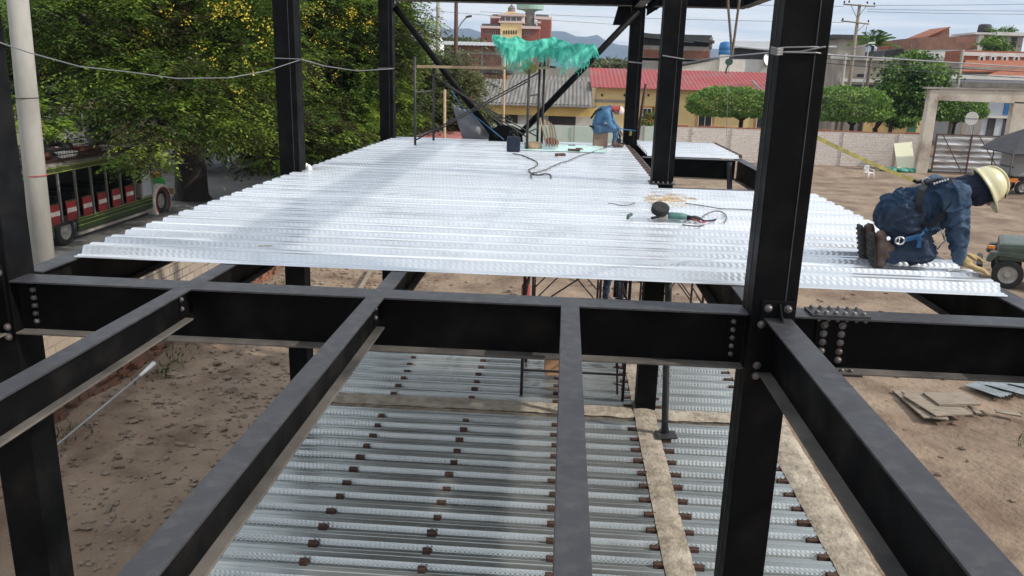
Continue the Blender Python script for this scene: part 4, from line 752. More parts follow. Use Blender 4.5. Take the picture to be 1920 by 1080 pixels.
def car(x, y, label, paint, L_=4.1):
    t = thing('parked_car', (x,y,0.03), label, 'car', 'cars parked in the street behind the wall'); z = 0.03
    sec = [(-2.05,.35),(-2.05,.75),(-1.95,.88),(-1.1,.98),(-0.55,1.40),(0.75,1.44),(1.45,1.02),(2.0,.92),(2.08,.7),(2.08,.35),(1.75,.3),(1.6,.62),(1.25,.72),(0.9,.62),(0.75,.3),(-0.75,.3),(-0.9,.62),(-1.25,.72),(-1.6,.62),(-1.75,.3)]
    b = MB(); n = len(sec); vs = []
    for w, ins in ((-.82,0),(.82,0)):
        for (a,h) in sec: k = 0.14 if h > 1.0 else 0; vs.append((x+a, y+w*(1-k), z+h))
    b.add(vs, [tuple(range(n)), tuple(range(n,2*n))[::-1]] + [(i,n+i,n+(i+1)%n,(i+1)%n) for i in range(n)]); b.build('body', paint, t)
    b = MB(); b.prism([(x-0.98,y-.80,z+1.0),(x+1.25,y-.80,z+1.02),(x+0.68,y-.725,z+1.37),(x-0.5,y-.725,z+1.34)], (0,-0.012,0)); b.build('side_window', M['glass'], t)
    for a in (-1.25,1.25):
        for w in (-.74,.74): wheel(t, (x+a,y+w,z+.31), .31, .19, (0,1,0))
p = px(1668,245,76.5); car(p.x, 76.2, 'dark parked car showing over the perimeter wall, left of the green door', M['carp'][0])
p = px(1840,248,76.5); car(p.x-1, 76.6, 'silver parked car behind the corrugated gate', M['carp'][1])
# --- perimeter wall
M['mott'] = brick_mat('mottled_block_wall', (0.70,0.64,0.58), (0.62,0.55,0.49), (0.42,0.34,0.29), 0.42, 0.21, 0.012, 'x', dirt=(0.62,0.56,0.52))
nt = M['mott'].node_tree; g = nt.nodes.new('ShaderNodeNewGeometry'); n = nt.nodes.new('ShaderNodeTexNoise'); n.inputs['Scale'].default_value = 5.5; n.inputs['Detail'].default_value = 12; n.inputs['Roughness'].default_value = 0.75; nt.links.new(g.outputs['Position'], n.inputs[0])
r_ = nt.nodes.new('ShaderNodeValToRGB'); r_.color_ramp.elements[0].position = 0.54; r_.color_ramp.elements[1].position = 0.63; nt.links.new(n.outputs[0], r_.inputs[0]); mx_ = nt.nodes.new('ShaderNodeMixRGB'); bs = nt.nodes['Principled BSDF']; src = bs.inputs['Base Color'].links[0].from_socket
nt.links.new(r_.outputs[0], mx_.inputs[0]); nt.links.new(src, mx_.inputs[1]); mx_.inputs[2].default_value = (0.36,0.24,0.20,1); nt.links.new(mx_.outputs[0], bs.inputs['Base Color'])
WY = 66.0
t = thing('perimeter_wall', (px(1500,250,WY).x, WY+.1, 0), 'long mottled block wall closing the dirt yard behind the thick column', 'wall')
b = MB(); x0 = px(1240,240,WY).x; x1 = px(1738,254,WY).x; z1 = px(1450,243,WY).z; b.box(x0,x1,WY,WY+0.2,-0.2,z1); b.build('wall', M['mott'], t)
for u in (1300,1375,1470,1585,1690): xx = px(u,245,WY).x; cuboid('pier', M['mott'], t, xx-0.12, xx+0.12, WY-0.06, WY-0.003, -0.2, z1-0.05)
b = MB(); rr = random.Random(2); xa = x0
while xa < x1-0.8: w = rr.uniform(.8,2.2); b.box(xa,min(x1,xa+w-0.03),WY-0.02,WY+0.22,z1+0.002,z1+rr.uniform(.03,.13)); xa += w
b.build('coping', M['terra'], t)
t = thing('green_wall', (px(1080,240,WY-1).x, WY-1, 0), 'pale green and white rendered wall behind the seated worker', 'wall'); hb('wall','ltgreen',905,1180,240,330,WY-1,0.2,0); b = MB(); x0,x1,z0,z1 = rect(1176,1246,238,330,WY-1.02); b.box(x0,x1,WY-1.05,WY-0.85,0,z1); b.build('white_bay', M['ltgreen'], t)
for u in (1075,1205): hb('pier','greyw',u-1.5,u+1.5,234,330,WY-1.1,0.05,0)
# --- gate portal
GY = 62.5
M['post'] = mat('worn_render_post', (0.48,0.41,0.33), 0.92, col2=(0.60,0.54,0.46), scale=0.9, geo=True, col3=(0.28,0.22,0.18), scale3=0.6)
t = thing('gate_portal', (px(1740,320,GY).x, GY, 0), 'weathered concrete portal of two posts and a lintel around the yard gate', 'portal'); a = px(1729,318,GY); c = px(1753,168,GY); b = MB(); w_ = 0.42
b.prism([(a.x-w_,GY,-0.1),(a.x+w_,GY,-0.1),(c.x+w_*0.85,GY,c.z),(c.x-w_*0.7,GY,c.z)], (0,0.6,0)); b.build('post', M['post'], t, bevel=0.03)
p0 = px(1912,180,GY); b = MB(); b.box(p0.x-0.3,p0.x+0.7,GY,GY+0.6,-0.1,p0.z-0.4); b.build('post', M['post'], t, bevel=0.03)
b = MB(); a = px(1762,166,GY); c = px(1965,170,GY); b.prism([a, c, px(1965,196,GY), px(1760,188,GY)], (0,0.5,0)); b.build('lintel', M['post'], t); b = MB(); b.prism([px(1738,163,GY-.1), px(1968,168,GY-.1), px(1968,171,GY-.1), px(1738,166.5,GY-.1)], (0,0.7,0)); b.build('coping', M['greyw'], t)
t = thing('corrugated_gate', (px(1820,325,GY+0.2).x, GY+.2, 0), 'gate of horizontal corrugated zinc sheets with rusty frame below the portal', 'gate')
x0 = px(1748,300,GY+.2).x; x1 = px(1905,300,GY+.2).x; zt = px(1800,253,GY+.2).z; zb = 0.15; b = MB(); n = 84; vs = []
M['gatez'] = mat('stained_zinc', (0.46,0.46,0.47), 0.6, 0.1, col2=(0.60,0.60,0.61), scale=0.9, geo=True, stretch=(0.4,1,2.5), col3=(0.20,0.15,0.12), scale3=0.8)
for xx in (x0,x1):
    for i in range(n+1): z = zb+(zt-zb)*i/n; vs.append((xx, GY+.2+0.07*math.sin(2*math.pi*(z-zb)/0.42), z))
b.add(vs, [(i,i+n+1,i+n+2,i+1) for i in range(n)]); o = b.build('sheet', M['gatez'], t); s = o.modifiers.new('s','SOLIDIFY'); s.thickness = 0.01
fr = MB(); xm = px(1816,290,GY+.1).x
for xx in (x0,xm,x1): fr.box(xx-0.05,xx+0.05,GY+0.03,GY+0.11,zb-0.1,zt+0.06)
for zz in (zb,zt): fr.box(x0,x1,GY+0.04,GY+0.10,zz-0.04,zz+0.04)
fr.tube([(x0+.4,GY+.05,zt),(xm-.3,GY+.05,zb)],0.035,6); fr.tube([(xm+.5,GY+.05,zt),(x1-1,GY+.05,zb)],0.035,6); fr.build('frame', M['clip'], t)
t = thing('round_sign', px(1822,300,64.5), 'white back of a round road sign on a pole above the gate', 'sign'); p = px(1822,222,64.5); b = MB(); b.lathe(p,(0,-1,0),[(0,0.0),(0,0.5),(0.02,0.5),(0.02,0)],28); b.build('disc', mat('sign_back', (0.62,0.62,0.60), 0.6), t); tube_obj('pole', [(p.x,p.y+.05,0),(p.x,p.y+.05,p.z+.4)],0.045,M['zinc'],t); b = MB(); b.box(p.x-.48,p.x+.48,p.y-.05,p.y-.025,p.z-0.02,p.z+0.02); b.build('rail', M['greyw'], t)
# --- leaning panel, green heap, plastic chair, spoil
t = thing('leaning_board', px(1700,325,64), 'cream board leaning against the mottled wall left of the gate', 'board'); b = MB(); vs = [px(1684,325,63.6), px(1717,323,63.6), px(1710,266,65.5), px(1676,269,65.5)]; b.prism(vs, (0.0,0.05,0.0)); b.build('panel', mat('cream_board', (0.68,0.66,0.48), 0.6), t)
b = MB()
for i in range(9): p = px(1660+i*9+random.uniform(-4,4), 326, 63.2+random.uniform(-.6,.6)); b.blob((p.x,p.y,0.12),(0.42,0.35,0.2),i,0.4,2)
tag(b.build('crumpled_tarpaulin', mat('green_tarp', (0.04,0.22,0.15), 0.6, col2=(0.08,0.30,0.22), scale=3, geo=True), smooth=True), 'crumpled green tarpaulin on the ground under the cream board', 'tarpaulin')
p = px(1628,334,57.5); t = thing('plastic_chair', (p.x,p.y,0.02), 'white plastic garden chair standing alone in the dirt yard', 'chair'); cx, cy = p.x, p.y
b = MB(); b.bbox((cx,cy,.44),(.48,.46,.04),(0,0,.4),.015); b.build('seat', M['white'], t)
R4 = Matrix.Rotation(.4,3,'Z'); b = MB()
for k in range(5): q = R4 @ Vector((-.16+.08*k,.22,0)); b.tube([(cx+q.x,cy+q.y,.46),(cx+q.x*1.05,cy+q.y+.08,.86)],.018,6)
q0 = R4 @ Vector((-.22,.30,0)); q1 = R4 @ Vector((.22,.30,0)); b.tube([(cx+q0.x,cy+q0.y,.62),(cx+q0.x*.8,cy+q0.y,.88),(cx+q1.x*.8,cy+q1.y,.88),(cx+q1.x,cy+q1.y,.62)],.03,6); b.build('backrest', M['white'], t)
for (a,c) in ((-.22,-.21),(.22,-.21),(-.22,.21),(.22,.21)): q = R4 @ Vector((a,c,0)); tube_obj('leg', [(cx+q.x,cy+q.y,.44),(cx+q.x*1.15,cy+q.y*1.15,0)], [.032,.024], M['white'], t)
for a in (-.25,.25): q = R4 @ Vector((a,-.18,0)); w2 = R4 @ Vector((a,.22,0)); tube_obj('armrest', [(cx+q.x,cy+q.y,.44),(cx+q.x,cy+q.y,.64),(cx+w2.x,cy+w2.y,.68)], .025, M['white'], t)
# --- pole line
def lamp_pole(u, v0, v1, y, r, m, label, name='utility_pole'):
    a = px(u,v0,y); t = thing(name, (a.x,y,0), label, 'pole', 'poles along the street'); b = MB(); b.tube([(a.x,y,-.1),(a.x,y,a.z)],[r*1.25,r*0.8],10); b.build('shaft', m, t, smooth=True); return t, a
tp, a = lamp_pole(822,-60,0,60,0.17,M['polec'],'pale concrete street pole, left of the two in the gap beside the brace')
lamp_pole(769,-60,0,66,0.15,M['polec'],'thin pale pole close to the far left column')
tp, a = lamp_pole(856,-60,0,58,0.15,M['clip'],'dark street pole carrying a curved lamp arm')
q = px(856,58,58); b = MB(); b.tube([q, px(866,42,58), px(874,33,58)],0.045,6); b.build('lamp_arm', M['greyw'], tp); b = MB(); b.bbox(px(879,31,58),(0.42,0.2,0.14),(0,-0.2,0),0.04); b.build('lamp_head', M['darkroof'], tp)
q = px(946,95,34); tag(MB().tube([(px(946,240,34).x,34,0),(px(946,95,34).x,34,q.z)],0.05,8).build('bamboo_pole', M['wood'], smooth=True), 'slim pale pole standing left of the green netting', 'pole')
q = px(834,168,30); tag(MB().tube([(px(834,262,30).x,30,0),(q.x,30,q.z)],0.05,8).build('bamboo_pole', M['wood'], smooth=True), 'short pale pole above the pink roof, left of the grey cloth', 'pole')
PY = 84; t = thing('pylon', (px(1590,200,PY).x,PY,0), 'tall wooden electricity pole with two cross arms right of the thick column', 'pole', 'poles along the street'); a = px(1588,190,PY); c = px(1612,8,PY); b = MB(); b.tube([(a.x-0.35,PY,-.1), a, c],[0.24,0.22,0.14],8); b.build('shaft', M['woodg'], t, smooth=True)
def stick(name,u0,v0,u1,v1,y,r,m,par): return tube_obj(name,[px(u0,v0,y),px(u1,v1,y)],r,m,par,6)
stick('cross_arm',1581,8,1641,12,PY-.2,.075,M['woodg'],t); stick('cross_arm',1577,39,1630,45,PY-.2,.07,M['woodg'],t)
for u0,v0,u1,v1 in ((1596,11,1606,32),(1624,12,1609,32),(1622,45,1606,60)): stick('strut',u0,v0,u1,v1,PY-.15,.035,M['greyw'],t)
for u,v in ((1583,6),(1592,5),(1626,7),(1639,9),(1580,38),(1628,42)): b = MB(); b.lathe(px(u,v,PY-.2),(0,0,1),[(0,.06),(.12,.1),(.2,.05),(.25,0)],8); b.build('insulator', M['darkroof'], t)
stick('drop_wire',1626,46,1622,66,PY-.2,.025,M['darkwire'],t)
t = thing('white_street_lamp', px(1632,200,PY-4), 'white street lamp on a thin arm beside the palm tree', 'street lamp'); stick('arm',1600,92,1630,82,PY-4,.05,M['zinc'],t); b = MB(); b.bbox(px(1634,81,PY-4),(.55,.25,.14),(0,-.1,0),.05); b.build('lamp_head', M['white'], t); q = px(1629,84,PY-4); tube_obj('pole',[(q.x,PY-4,0),q],.06,M['zinc'],t)
t, a = lamp_pole(1806,93,93,80,.17,M['greyw'],'grey street pole behind the portal lintel'); lamp_pole(1586,100,100,76,.15,M['greyw'],'grey pole rising behind the clipped tree under the pylon')
def wire(pts, r, m, label, n=24, sag=0.0, name='overhead_wire'):
    P = [Vector(p) for p in pts]; o = []
    for i in range(len(P)-1):
        for k in range(n): t_ = k/n; q = P[i].lerp(P[i+1],t_); q.z -= sag*4*t_*(1-t_)*((P[i+1]-P[i]).length); o.append(q)
    o.append(P[-1]); return tag(MB().tube(o, r, 5).build(name, m), label, 'wire')
for i,(v0,v1,lab) in enumerate(((10,-2,'top overhead wire right of the pylon'),(17,18,'second overhead wire right of the pylon'),(22,26,'third overhead wire right of the pylon'))): wire([px(1640 if i==0 else 1626,v0,PY-.2), px(2300,v1,PY+10)],.02,M['darkwire'],lab,sag=.004)
for i,(v0,v1,lab) in enumerate(((12,-8,'overhead wire from the pylon towards the thick column, upper'),(42,22,'overhead wire from the pylon towards the thick column, lower'))): wire([px(1582,v0,PY-.2), px(900,v1,PY+22)],.02,M['darkwire'],lab,sag=.004)
for i,(p,q,y,lab) in enumerate((((1450,100),(2000,138),70,'low dark cable crossing in front of the street tree, upper'),((1450,108),(2000,150),71,'low dark cable crossing in front of the street tree, lower'),((1590,108),(1800,108),81,'sagging cable to the street pole behind the portal'))): wire([px(*p,y), px(*q,y)],.03,M['darkwire'],lab,sag=.008)
wire([px(740,14,60), px(1190,48,90)],.015,M['darkwire'],'thin wire crossing in front of the hotel',sag=.002)
# --- pink roofs and low houses behind the far end of the deck
M['pink'] = mat('pink_tile_roof', (0.46,0.17,0.16), 0.85, col2=(0.36,0.13,0.12), scale=1.8, geo=True, stretch=(3,1,1))
Y = 47; t = thing('pink_roof_house', (px(850,245,Y).x,Y+3,0), 'low house with faded pink roof slopes behind the scaffold', 'building'); b = MB(); b.prism([px(775,262,Y), px(905,264,Y), px(890,232,Y+5), px(800,226,Y+5)], (0,0,-0.15)); b.build('roof', M['pink'], t); b = MB(); b.prism([px(860,232,Y+2), px(912,236,Y+2), px(905,224,Y+6), px(868,222,Y+6)],(0,0,-.12)); b.build('side_roof', M['pink'], t); x0,x1,z0,z1 = rect(782,903,262,300,Y+.6); cuboid('wall', M['whitew'], t, x0,x1,Y+.6,Y+7,0,z1-0.3)

# ================================================================ LEFT SIDE: BLOCK WALL, POLE, BUS
M['block'] = brick_mat('hollow_block_wall', (0.33,0.28,0.225), (0.26,0.22,0.18), (0.12,0.095,0.075), 0.40, 0.20, 0.014, 'y', dirt=(0.28,0.225,0.17), bump=0.01)
M['obrick'] = brick_mat('orange_brick_course', (0.34,0.125,0.065), (0.24,0.09,0.05), (0.14,0.09,0.06), 0.27, 0.09, 0.012, 'y', dirt=(0.12,0.075,0.05))
t = thing('block_wall', (-9.1,16,0), 'grey concrete block boundary wall with orange brick footing under the left of the deck', 'wall'); cuboid('wall', M['block'], t, -9.16,-9.0,3,22.6,0.62,2.45); cuboid('wall_end', M['block'], t, -9.16,-9.0,22.62,25.5,0.62,1.5); 
b = MB(); rr = random.Random(9)
for i in range(84):
    for j in range(6): 
        if rr.random() < 0.08*j: continue
        y = 3 + i*0.27 + (j % 2)*0.13; b.box(-9.2+rr.uniform(-.03,.01), -8.93+rr.uniform(-.05,.05), y+.008, y+.262, 0.02+j*0.10, 0.112+j*0.10)
b.build('brick_footing', mat('dirty_orange_brick',(0.26,0.10,0.055),.9,col2=(0.12,0.07,0.045),scale=1.6,geo=True,col3=(.10,.07,.05),scale3=3.5), t)
t = thing('concrete_pole', (-11.0,16,0), 'thick pale grey concrete pole between the left column and the painted bus', 'pole'); b = MB(); b.tube([(-11.0,16,-.2),(-10.83,16,6),(-10.62,16,12.5)],[0.235,0.20,0.165],28); b.build('shaft', M['polec'], t, smooth=True)
for z, m_ in ((5.80,'darkwire'),(4.25,'redlamp')): b = MB(); b.tube([(-10.84+0.212*math.cos(a_*math.pi/12), 16+0.212*math.sin(a_*math.pi/12), z+0.012*math.cos(a_*math.pi/12)) for a_ in range(25)], 0.008, 5, caps=False); b.build('wrapped_wire', M[m_], t)
# ---- the painted bus
M['bgreen'] = mat('bus_dark_green', (0.014,0.028,0.010), 0.35, col2=(0.028,0.050,0.014), scale=2.5, geo=True, stretch=(1,.3,2)); M['bred'] = mat('bus_red', (0.32,0.015,0.025), 0.4, col2=(0.24,0.012,0.02), scale=4, geo=True); M['bwhite'] = mat('bus_white', (0.70,0.66,0.60), 0.5, col2=(0.55,0.5,0.45), scale=5, geo=True)
M['blime'] = mat('bus_lime_line', (0.24,0.31,0.07), 0.5); M['bbright'] = mat('bus_bright_green', (0.05,0.36,0.10), 0.35); M['olive'] = mat('bus_olive', (0.06,0.08,0.022), 0.45)
BX = -17.8; t = thing('painted_bus', (-19,29.5,0.05), 'open-sided country bus painted green with red and white panels and a roof rack', 'bus')
B = MB(); B.box(-20.2,BX-0.02,22.2,33.0,0.78,0.95); B.box(-20.2,BX-1.9,22.2,33.0,0.95,2.68); B.box(-20.2,BX-0.02,22.2,22.35,0.95,2.68); B.build('body', M['dark'], t)
B = MB(); B.box(BX-0.05,BX,22.2,26.85,0.45,0.90); B.box(BX-0.05,BX,28.25,33.95,0.42,0.90); B.build('skirt', M['bgreen'], t)
B = MB()
for z in (0.62,0.78,0.88): B.box(BX+0.001,BX+0.012,28.28,33.9,z,z+0.018); B.box(BX+0.001,BX+0.012,22.2,26.8,z,z+0.018)
B.build('skirt_lines', M['blime'], t)
B = MB(); B.box(BX-0.12,BX-0.02,28.3,34.0,0.26,0.36); B.build('running_board', M['greyw'], t)
for k in range(10):
    yc = 22.95 + k*1.01; B = MB(); B.box(BX-0.05,BX+0.006,yc-0.28,yc+0.28,0.90,1.60); o = B.build('side_panel', M['bred'], t, bevel=0.01)
    B = MB(); B.box(BX+0.007,BX+0.014,yc-0.275,yc+0.275,1.20,1.36); B.build('white_band', M['bwhite'], o); B = MB(); B.box(BX+0.007,BX+0.013,yc-0.2,yc+0.2,0.98,1.0); B.box(BX-0.05,BX+0.01,yc-0.33,yc+0.33,1.6,1.64); B.build('trim', M['bgreen'], o)
    B = MB(); B.box(BX-0.07,BX,yc+0.40,yc+0.47,0.9,2.68); B.build('pillar', M['greyroof'], t); B = MB(); B.box(BX-1.8,BX-0.12,yc+0.3,yc+0.42,0.95,1.85); B.build('bench', M['dark'], t)
B = MB(); B.box(-20.25,BX+0.03,22.0,34.1,2.68,2.90); B.build('roof_edge', M['olive'], t)
B = MB(); B.box(BX+0.031,BX+0.042,22.0,34.1,2.69,2.72); B.box(BX+0.031,BX+0.042,22.0,34.1,2.86,2.89); B.build('roof_lines', M['blime'], t)
B = MB(); B.prism([(-20.25,22.0,2.9),(BX+.03,22.0,2.9),(BX-.25,22.0,3.02),(-19.97,22.0,3.02)], (0,12.1,0)); B.build('roof', M['greyw'], t)
B = MB()
for z in (3.12,3.26,3.42): B.tube([(BX-.1,22.1,z),(BX-.1,33.2,z)],0.018 if z<3.4 else .026,5); B.tube([(-20.1,22.1,z),(-20.1,33.2,z)],0.02,5)
yy = 22.1
while yy < 33.3: B.tube([(BX-.1,yy,2.98),(BX-.1,yy,3.44)],0.009,4); B.tube([(-20.1,yy,2.98),(-20.1,yy,3.44)],0.009,4); yy += 0.16
B.build('roof_rack', M['scaf'], t)
B = MB(); B.box(BX-2.2,BX-.15,22.3,33.0,3.04,3.09); B.build('rack_floor', M['clip'], t)
B = MB(); B.box(-20.15,BX-0.03,33.0,34.05,0.5,1.55); B.build('cab', M['greyw'], t); B = MB(); B.box(BX-0.028,BX-0.01,33.12,33.85,1.0,2.6); B.build('cab_door', M['palebl'], t); B = MB(); B.box(-20.1,BX-0.06,33.1,34.0,1.55,2.68); B.build('cab_glass', M['dark'], t)
def hoodpart(name, z0, z1, m, w=0.0, y0=34.05, y1=35.75):
    B = MB(); B.bbox((-19.0,(y0+y1)/2,(z0+z1)/2),(2.0-w*2,y1-y0,z1-z0),(0,0,0),0.09); B.build(name, m, t)
hoodpart('hood', 1.35, 1.80, M['bred'], .28); hoodpart('hood_side', 0.95, 1.52, M['bbright'], .12)
B = MB(); B.lathe((BX-0.35,34.62,0.55),(1,0,0),[(0,.66),(0,.80),(.38,.80),(.42,.74),(.42,.62)],24); o = B.build('fender', M['bwhite'], t, smooth=True); B = MB(); B.lathe((BX+0.06,34.62,0.55),(1,0,0),[(0,.60),(0.0,.66),(.03,.66),(.03,.60)],24); B.build('fender_rim', M['bred'], o)
B = MB(); B.bbox((-19,36.0,0.82),(2.3,.16,.28),(0,0,0),.03); B.build('bumper', M['wood'], t)
for (yc,r) in ((34.62,.52),(27.55,.54)): wheel(t,(BX-.16,yc,.05+r),r,.30); wheel(t,(-20.05,yc,.05+r),r,.30)
B = MB(); B.box(BX-.35,BX-0.02,26.86,28.24,.9,.94); B.build('wheel_arch', M['bgreen'], t)
tt = thing('spare_tyre', (-18.9,28.9,3.1), 'big worn tyre lying tilted on the roof rack of the painted bus', 'tyre'); B = MB(); ax = Vector((0.25,-.35,1)).normalized(); B.lathe(Vector((-18.7,28.9,3.42))-ax*.13,ax,[(0,.30),(0,.5),(.06,.56),(.20,.56),(.26,.5),(.26,.30),(.2,.24),(.06,.24),(0,.30)],28); B.build('tread', M['tyre'], tt, smooth=True)
for i in range(7): p = (-18.6+random.uniform(-.7,.5), 24.5+i*1.05, 3.2); tag(MB().blob(p,(.35,.45,.16),i+70,.4,2).build('bundle', [M['terra'],M['whitew'],M['bred']][i%3], smooth=True), ['rust red bundle','pale bundle','red bundle'][i%3]+' on the bus roof rack, %s from the rear' % ['first','second','third','fourth','fifth','sixth','seventh'][i], 'bundle', 'bundles on the bus roof rack')
# white bus behind
t = thing('white_minibus', (px(125,230,48).x,50,0.05), 'white bus with a dark rear window parked behind the painted bus', 'bus'); c = px(128,228,48); B = MB(); B.bbox((c.x-.1,51.5,1.95),(2.3,7,2.9),(0,0,0),.18); B.build('body', M['bwhite'], t)
B = MB(); B.bbox((c.x-.1,47.99,c.z-.05),(1.9,.06,1.0),(0,0,0),.02); B.build('rear_window', M['dark'], t); B = MB()
for k in range(3): B.box(c.x-.95,c.x+.75,47.93,47.95,c.z-.45+k*.14,c.z-.41+k*.14)
B.build('louvre', M['greyw'], t)
for sx in (-1,1): wheel(t,(c.x-.1+sx*.95,49.5,.5),.45,.25); 
for sx in (-1,1): cuboid('tail_light', M['redlamp'], t, c.x-.1+sx*1.0-.08, c.x-.1+sx*1.0+.08, 47.96, 48.0, 1.2, 1.5)
p = px(395,370,38); t = None

# ================================================================ JEEP AT THE RIGHT EDGE
M['jeep'] = mat('faded_olive_paint', (0.050,0.070,0.050), 0.45, col2=(0.075,0.095,0.075), scale=3, geo=True, col3=(0.11,0.12,0.105), scale3=1.1)
JX, JY = 14.42, 26.95; t = thing('jeep', (JX+2,JY+.9,0), 'old dark green off-road jeep cut by the right edge of the photo', 'jeep')
B = MB(); B.bbox((JX+1.10,JY+.85,1.02),(1.65,1.74,.50),(0,-0.05,0),.13); B.build('hood', M['jeep'], t); B = MB(); B.bbox((JX+2.6,JY+.85,.85),(2.2,1.5,.62),(0,0,0),.06); B.build('body', M['jeep'], t)
B = MB(); B.bbox((JX+2.7,JY+.85,1.6),(2.0,1.4,.06),(0,0,0),.02); B.box(JX+1.72,JX+1.78,JY+.15,JY+1.55,1.15,1.58); B.box(JX+3.6,JX+3.66,JY+.15,JY+1.55,1.15,1.58); B.build('canvas_top', M['darkroof'], t)
for s in (0,1):
    yc = JY+.10+s*1.5; B = MB(); B.prism([(JX+.02,yc-.17,.72),(JX+.10,yc-.17,.96),(JX+.55,yc-.17,1.02),(JX+.95,yc-.17,1.0),(JX+1.25,yc-.17,.62),(JX+1.3,yc-.17,.5),(JX+1.18,yc-.17,.5),(JX+.9,yc-.17,.86),(JX+.3,yc-.17,.88),(JX+.12,yc-.17,.68)],(0,.34,0)); B.build('fender', M['jeep'], t, bevel=.02)
B = MB(); B.box(JX+.30,JX+.36,JY+.35,JY+1.35,.55,1.15); o = B.build('grille', M['jeep'], t); B = MB()
for k in range(7): B.box(JX+.285,JX+.299,JY+.52+k*.1,JY+.56+k*.1,.65,1.05)
B.build('slots', M['dark'], o)
for s in (0,1): B = MB(); B.lathe((JX+.30,JY+.40+s*.92,.86),(-1,0,0),[(0,.11),(.04,.11),(.07,.06),(.075,0)],16); B.build('headlight', M['glass'], t)
B = MB(); B.bbox((JX-.10,JY+.85,.50),(.14,1.7,.2),(0,0,0),.02); B.build('bumper', M['dark'], t); B = MB(); B.bbox((JX+.10,JY-.02,1.10),(.16,.12,.09),(0,0,0),.02); B.build('indicator', M['amber'], t)
for s in (0,1): wheel(t,(JX+.60,JY+.06+s*1.55,.39),.39,.24,(0,1,0)); wheel(t,(JX+3.0,JY+.06+s*1.55,.39),.39,.24,(0,1,0))
JEEP = t
B = MB(); B.prism([(JX+1.70,JY+.2,1.15),(JX+1.70,JY+1.5,1.15),(JX+1.82,JY+1.5,1.58),(JX+1.82,JY+.2,1.58)],(.03,0,0)); B.build('windscreen', M['glass'], t)
JEEP.scale = (1.2,1.2,1.22); JEEP.location.x = 16.9; JEEP.location.y = 27.38; JEEP.rotation_euler.z = -0.45
# ---- parked truck beneath a black awning
AY = 52; t = thing('black_awning', px(1890,340,AY), 'black fabric awning peaked over the truck at the right edge', 'awning')
B = MB(); pk = px(1925,240,AY+1.5); e0 = px(1838,276,AY); e1 = px(1900,289,AY-2); e2 = px(1990,290,AY-2); e3 = px(2000,262,AY+5); e4 = px(1868,258,AY+5)
for a_, c_ in ((e0,e1),(e1,e2),(e2,e3),(e3,e4),(e4,e0)): B.add([pk,a_,c_,pk-Vector((0,0,.05)),a_-Vector((0,0,.05)),c_-Vector((0,0,.05))],[(0,1,2),(5,4,3),(1,4,5,2)])
B.build('fabric', mat('black_fabric', (0.022,0.022,0.027), 0.8, col2=(0.035,0.035,0.04), scale=2, geo=True), t)
for e in (e1,e2,e3,e4): tube_obj('post', [(e.x,e.y,0),e], .04, M['scafd'], t)
TX = px(1893,330,AY).x; t = thing('parked_truck', (TX+2,AY+1,0), 'pale truck parked under the black awning at the right edge', 'truck'); B = MB(); B.bbox((TX+2.2,AY+.9,1.55),(4.0,2.0,.9),(0,0,0),.1); B.build('body', M['zinc'], t); B = MB(); B.bbox((TX+.9,AY+.9,2.0),(1.4,1.9,.9),(0,0,0),.15); B.build('cab', M['zinc'], t); B = MB(); B.prism([(TX+.18,AY+.1,1.6),(TX+.18,AY+1.7,1.6),(TX+.35,AY+1.6,2.3),(TX+.35,AY+.2,2.3)],(.03,0,0)); B.build('windscreen', M['glass'], t)
B = MB(); B.bbox((TX+2.0,AY+.9,.98),(4.2,1.6,.3),(0,0,0),.03); B.build('chassis', M['dark'], t); cuboid('indicator', M['amber'], t, TX+.0,TX+.5,AY-.08,AY-.03,.75,1.0)
for a_ in (.9,3.4): wheel(t,(TX+a_,AY+.05,.42),.42,.24,(0,1,0)); wheel(t,(TX+a_,AY+1.75,.42),.42,.24,(0,1,0))
